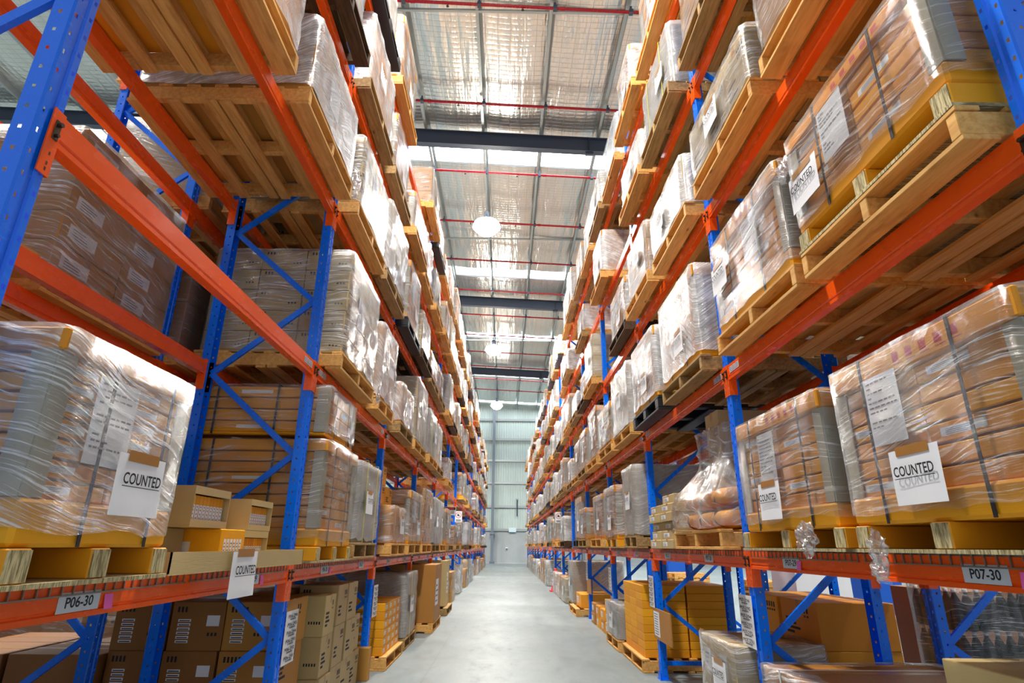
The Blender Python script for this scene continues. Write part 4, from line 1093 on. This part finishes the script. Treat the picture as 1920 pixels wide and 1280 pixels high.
for b in range(5, 15):
    for half in ('near', 'far'):
        if R.random() < .2 or (b == 6 and half == 'far'): continue
        q = R.random()
        if q < .6: put('R', -1, b, half, None, 'heavy', R.choice(['pale', 'silver', 'thick'])+' filmed load', R.uniform(.55, .85), *span(b, half), 140+b, False, pw=1.06, cmat=R.choice(['carton_tan', 'carton_amber']), u=.40, film=R.choice(['film_heavy', 'film_medium']))
        else: put('R', -1, b, half, None, 'grid', 'filmed carton load', R.uniform(.5, .85), *span(b, half), 160+b, False, pw=1.06, nx=1, ny=2, nz=3, cmat=R.choice(['carton_amber', 'carton_tan', 'carton_yellow']), film='film_clear', u=.40)
def cone():
    t = thing('traffic_cone', 'red traffic cone standing by the racking on floor, P07', 'cone', (1.60, 19.35, 0))
    m = MB(); m.lathe([(.15, .03), (.10, .25), (.05, .62), (.035, .66), (.0, .66)], 'cone_red', n=18); m.build('body', t)
    m = MB(); m.box(-.2, .2, -.2, .2, 0, .03, 'cone_red', .01); m.build('base', t)
cone()
# dark wrapped drinks behind the near right post, and the bottle crate beyond
def drinks(x, y, z, nx, ny, nz, label, mat='bottle_green'):
    t = thing('drinks_pack', label, 'drinks', (x, y, z)); p = .085
    m = MB(); m.box(-nx*p/2, nx*p/2, -ny*p/2, ny*p/2, 0, .02, 'carton_dark'); m.build('tray', t)
    for k in range(nz):
        for i in range(nx):
            for j in range(ny):
                if 0 < i < nx-1 and 0 < j < ny-1 and k < nz-1: continue
                if j > 0 and 0 < i < nx-1: continue
                m = MB(); m.lathe([(0, 0), (.036, .0), (.039, .02), (.039, .17), (.03, .21), (.014, .25), (.014, .28), (0, .28)], mat, n=10); m.lathe([(.017, .262), (.017, .285), (0, .286)], 'white_plastic', n=8)
                m.build('bottle', t, (-nx*p/2+p*(i+.5), -ny*p/2+p*(j+.5), .021+.29*k))
    m = film_mb(ny*p, nx*p, .03+.29*nz, 5, 'film_clear', .0, .1, .6); m.build('shrink_film', t)
drinks(3.78, 4.88, .141, 11, 6, 3, 'wrapped dark bottles on a pallet behind rack P07, near end')
pallet('old', (3.78, 4.88, .001), 0, 'weathered pallet under the wrapped dark bottles behind rack P07', False)
loose('R', 4.5-XR, 6.02, .001, (1.0, .9, .95), 'carton_dark', 'tape', 'big dark carton behind the wrapped bottles, behind rack P07', 4)  # added to keep the bright background from showing between the bottle necks
drinks(3.95, 8.9, .001, 7, 4, 1, 'small crate of dark bottles standing on the open floor behind P07')
# packing area seen through the right hand rack
for i, (x, y) in enumerate(((6.6, 15.2), (8.4, 16.4), (5.6, 19.5))):
    for k in range(4):
        pallet('pine', (x, y, .001+.139*k), .1*i, 'empty wooden pallet in the packing area, %s pile, %s from the floor' % (ORD[i], ORD[k]), False, 1.165, 1.165, k % 3, 'empty pallets beyond rack P07')
for i, (x, y, w_, d_, h_, mt, nm) in enumerate(((5.2, 10.6, .9, .9, 1.3, 'white_plastic', 'white'), (7.2, 12.4, .9, .8, 1.5, 'plastic_blue', 'blue'), (9.2, 12.9, 1.0, .8, 1.2, 'carton_tan', 'tan'), (6.1, 23., 1.2, 1.0, 1.8, 'plastic_blue', 'second blue'))):
    t = thing('storage_bin', '%s storage bin on open floor beyond rack P07' % nm, 'bin', (x, y, 0), .2*i)
    m = MB(); e = .04
    for a in ((-w_/2, w_/2, -d_/2, -d_/2+e), (-w_/2, w_/2, d_/2-e, d_/2), (-w_/2, -w_/2+e, -d_/2+e, d_/2-e), (w_/2-e, w_/2, -d_/2+e, d_/2-e)): m.box(*a, .12, h_, mt)
    m.box(-w_/2+e, w_/2-e, -d_/2+e, d_/2-e, .12, .16, mt); m.build('shell', t)
    m = MB(); m.box(-w_/2-.03, w_/2+.03, -d_/2-.03, -d_/2-.0005, h_-.08, h_, mt); m.box(-w_/2-.03, w_/2+.03, d_/2+.0005, d_/2+.03, h_-.08, h_, mt); m.build('rim', t)
    for sx in (-1, 1):
        for sy in (-1, 1): m = MB(); m.box(sx*(w_/2-.08)-.06, sx*(w_/2-.08)+.06, sy*(d_/2-.08)-.06, sy*(d_/2-.08)+.06, 0, .1195, 'dark_steel'); m.build('foot', t)

# ------------------------------------------------------------------ signs and notes on the racks
def bay_label(side, y, s, z=None, w_=.205, h_=.062, note=None):
    z = DECK[side][0]-.058 if z is None else z
    loc, rz = place(side, -.0012, y, z)
    t = thing('bay_label', 'shelf label reading %s on the orange rail' % s, 'label', loc, rz, 'shelf labels')
    m = MB(); m.box(0, .0012, -w_/2, w_/2, -h_/2, h_/2, 'paper_grey'); m.build('plate', t)
    m = MB(); text(m, s, w_*.66, h_*.55, 'ink', .0018, 0, 0); m.build('lettering', t)
    if note:
        loc, rz = place(side, -.0015, y+note, z-.012)
        m = MB(); m.grid(lambda u, v: (.001+.006*(1-v), -.024+.048*u, -.025+.05*v), 3, 4, 'pink_note')
        tag(m.build('sticky_note', None, loc, rz), 'pink sticky note beside the %s shelf label' % s, 'note', 'pink sticky notes')
bay_label('L', 2.15, 'P06-30', note=.15)
bay_label('L', 3.56, 'P06-29', note=.14)
bay_label('R', 2.12, 'P07-30', note=-.17)
bay_label('R', 3.55, 'P07-29', note=-.10)
for side in 'LR':
    for k in range(1, 5):
        for q, wd in ((-.17, 'before'), (.17, 'past')):
            loc, rz = place(side, -.0014, Y0+PITCH_Y*k+q, DECK[side][1]-.045)
            t = thing('sticker_strip', 'strip of small white stickers on second shelf rail, just %s the %s post, %s' % (wd, ORD[k], CODE[side]), 'sticker', loc, rz, 'sticker strips')
            for j in range(3):
                m = MB(); m.box(0, .001, -.085+.06*j, -.035+.06*j, -.022, .022, 'paper_grey')
                for z_ in (-.012, 0, .012): rect(m, .0013, -.08+.06*j, -.045+.06*j, z_-.002, z_+.002, 'ink')
                m.build('sticker', t)
n_ = 28
for b in range(1, 7):
    for h in (0, 1):
        for side in 'LR': bay_label(side, Y0+PITCH_Y*b+.045+.75+1.25*h, '%s-%02d' % (CODE[side], n_), note=.14 if (n_*3+ord(side)) % 4 == 0 else None)
        n_ -= 1
def location_list(side, k, y, z):
    loc, rz = place(side, -.012, y, z); first = 29-2*(k-1)
    t = thing('location_list', 'white location list on the %s post of rack %s' % (ORD[k], CODE[side]), 'sheet', loc, rz, 'location lists')
    W, H = .23, .32
    sheet_mb(W, H, k, .004).build('page', t)
    m = MB()
    for q in range(6):
        zz = H*.40-H*.155*q
        text(m, '%s-%d%d' % (CODE[side], first, 6-q), W*.78, H*.066, 'ink', .0075, 0, zz)
        r = random.Random(q+k)
        y_ = -W*.22
        while y_ < W*.24: e = W*r.uniform(.012, .035); rect(m, .0075, y_, y_+e, zz-H*.075, zz-H*.045, 'ink'); y_ += e+W*.012
    m.build('lettering', t)
for k in range(1, 10):
    y = Y0+PITCH_Y*k
    location_list('L', k, y+.12, .72); location_list('R', k, y+.10, .84)
def hang_sign(side, y, z, label, kind):
    x = place(side, -.085, 0, 0)[0][0]
    t = thing('warning_sign', label, 'sign', (x, y-.0515, z), -math.pi/2)
    W, H = (.27, .20) if kind == 'notice' else (.20, .30)
    m = MB(); m.box(-.006, 0, -W/2, W/2, -H/2, H/2, 'white_plastic'); m.build('plate', t)
    m = MB()
    if kind == 'notice':
        rect(m, .001, -W*.46, W*.46, H*.1, H*.44, 'ink'); 
        n = 18; m.poly([(.002, W*.36*math.cos(2*math.pi*i/n), H*.27+H*.11*math.sin(2*math.pi*i/n)) for i in range(n)], [tuple(range(n))], 'sign_red')
        for z_ in (-.02, -.14, -.26): rect(m, .001, -W*.36, W*.36, H*z_-H*.03, H*z_+H*.03, 'ink')
    else:
        n = 28; c = H*.14; ro, ri = W*.42, W*.35
        vs = [(.001, r_*math.cos(2*math.pi*i/n), c+r_*math.sin(2*math.pi*i/n)) for r_ in (ro, ri) for i in range(n)]
        m.poly(vs, [(i, (i+1) % n, n+(i+1) % n, n+i) for i in range(n)], 'sign_red')
        rect(m, .001, -W*.18, W*.10, c-W*.14, c+W*.02, 'ink'); rect(m, .001, -W*.14, W*.02, c+W*.02, c+W*.18, 'ink'); rect(m, .001, W*.12, W*.16, c-W*.16, c+W*.2, 'ink'); rect(m, .001, W*.12, W*.28, c-W*.16, c-W*.12, 'ink')
        a = math.radians(45); m.bar((.002, -ri*math.cos(a), c+ri*math.sin(a)), (.002, ri*math.cos(a), c-ri*math.sin(a)), .001, W*.06, 'sign_red', (1, 0, 0))
        for z_ in (-.30, -.40): rect(m, .001, -W*.36, W*.36, H*z_-H*.03, H*z_+H*.03, 'ink')
    m.build('lettering', t)
hang_sign('L', Y0+5*PITCH_Y, 2.10, 'black and white notice plate on a post of rack P06', 'notice')
hang_sign('L', Y0+6*PITCH_Y, 2.09, 'no forklift sign with red ring on a post of rack P06', 'ring')
hang_sign('R', Y0+6*PITCH_Y, 2.09, 'no forklift sign with red ring on a post of rack P07', 'ring')
def board(side, y, z, w_, h_, label, lab=True):
    loc, rz = place(side, -.0125, y, z); t = thing('card_board', label, 'board', loc, rz)
    m = MB(); m.box(-.012, 0, -w_/2, w_/2, -h_/2, h_/2, 'carton_brown'); m.build('panel', t)
    if lab:
        m = MB(); rect(m, .001, -w_*.46, -w_*.12, -h_*.4, h_*.4, 'paper'); 
        for q in range(9): rect(m, .0015, -w_*.42, -w_*.20, h_*(-.34+.08*q), h_*(-.31+.08*q), 'ink_grey')
        m.build('label', t)
board('R', 6.62, .53, .70, .30, 'brown cardboard panel with paper list on third post, rack P07')
board('R', 12.1, .58, .55, .26, 'plain brown cardboard panel on fifth post, rack P07', False)

# loose ends of film
def tail(side, u, y, z, label, L=.22, W=.10, seed=1):
    loc, rz = place(side, u, y, z); tag(tail_mb(seed, L, W).build('film_tail', None, loc, rz), label, 'film', 'loose ends of stretch film')
tail('R', -.17, 2.40, 1.37, 'crumpled film end hanging below the wide amber load, P07', .20, .13, 1)
tail('R', -.17, 2.95, 1.42, 'crumpled film end below the second amber load, P07', .16, .20, 2)
tail('R', -.17, 2.60, 3.26, 'torn film end at the corner of the large amber load, P07', .14, .16, 3)
tail('L', -.17, 4.05, 4.22, 'torn film end at the brown load, third shelf, P06', .30, .14, 4)
tail('L', -.17, 5.50, 2.78, 'bunched film end below the tan load, second shelf, P06', .20, .12, 5)
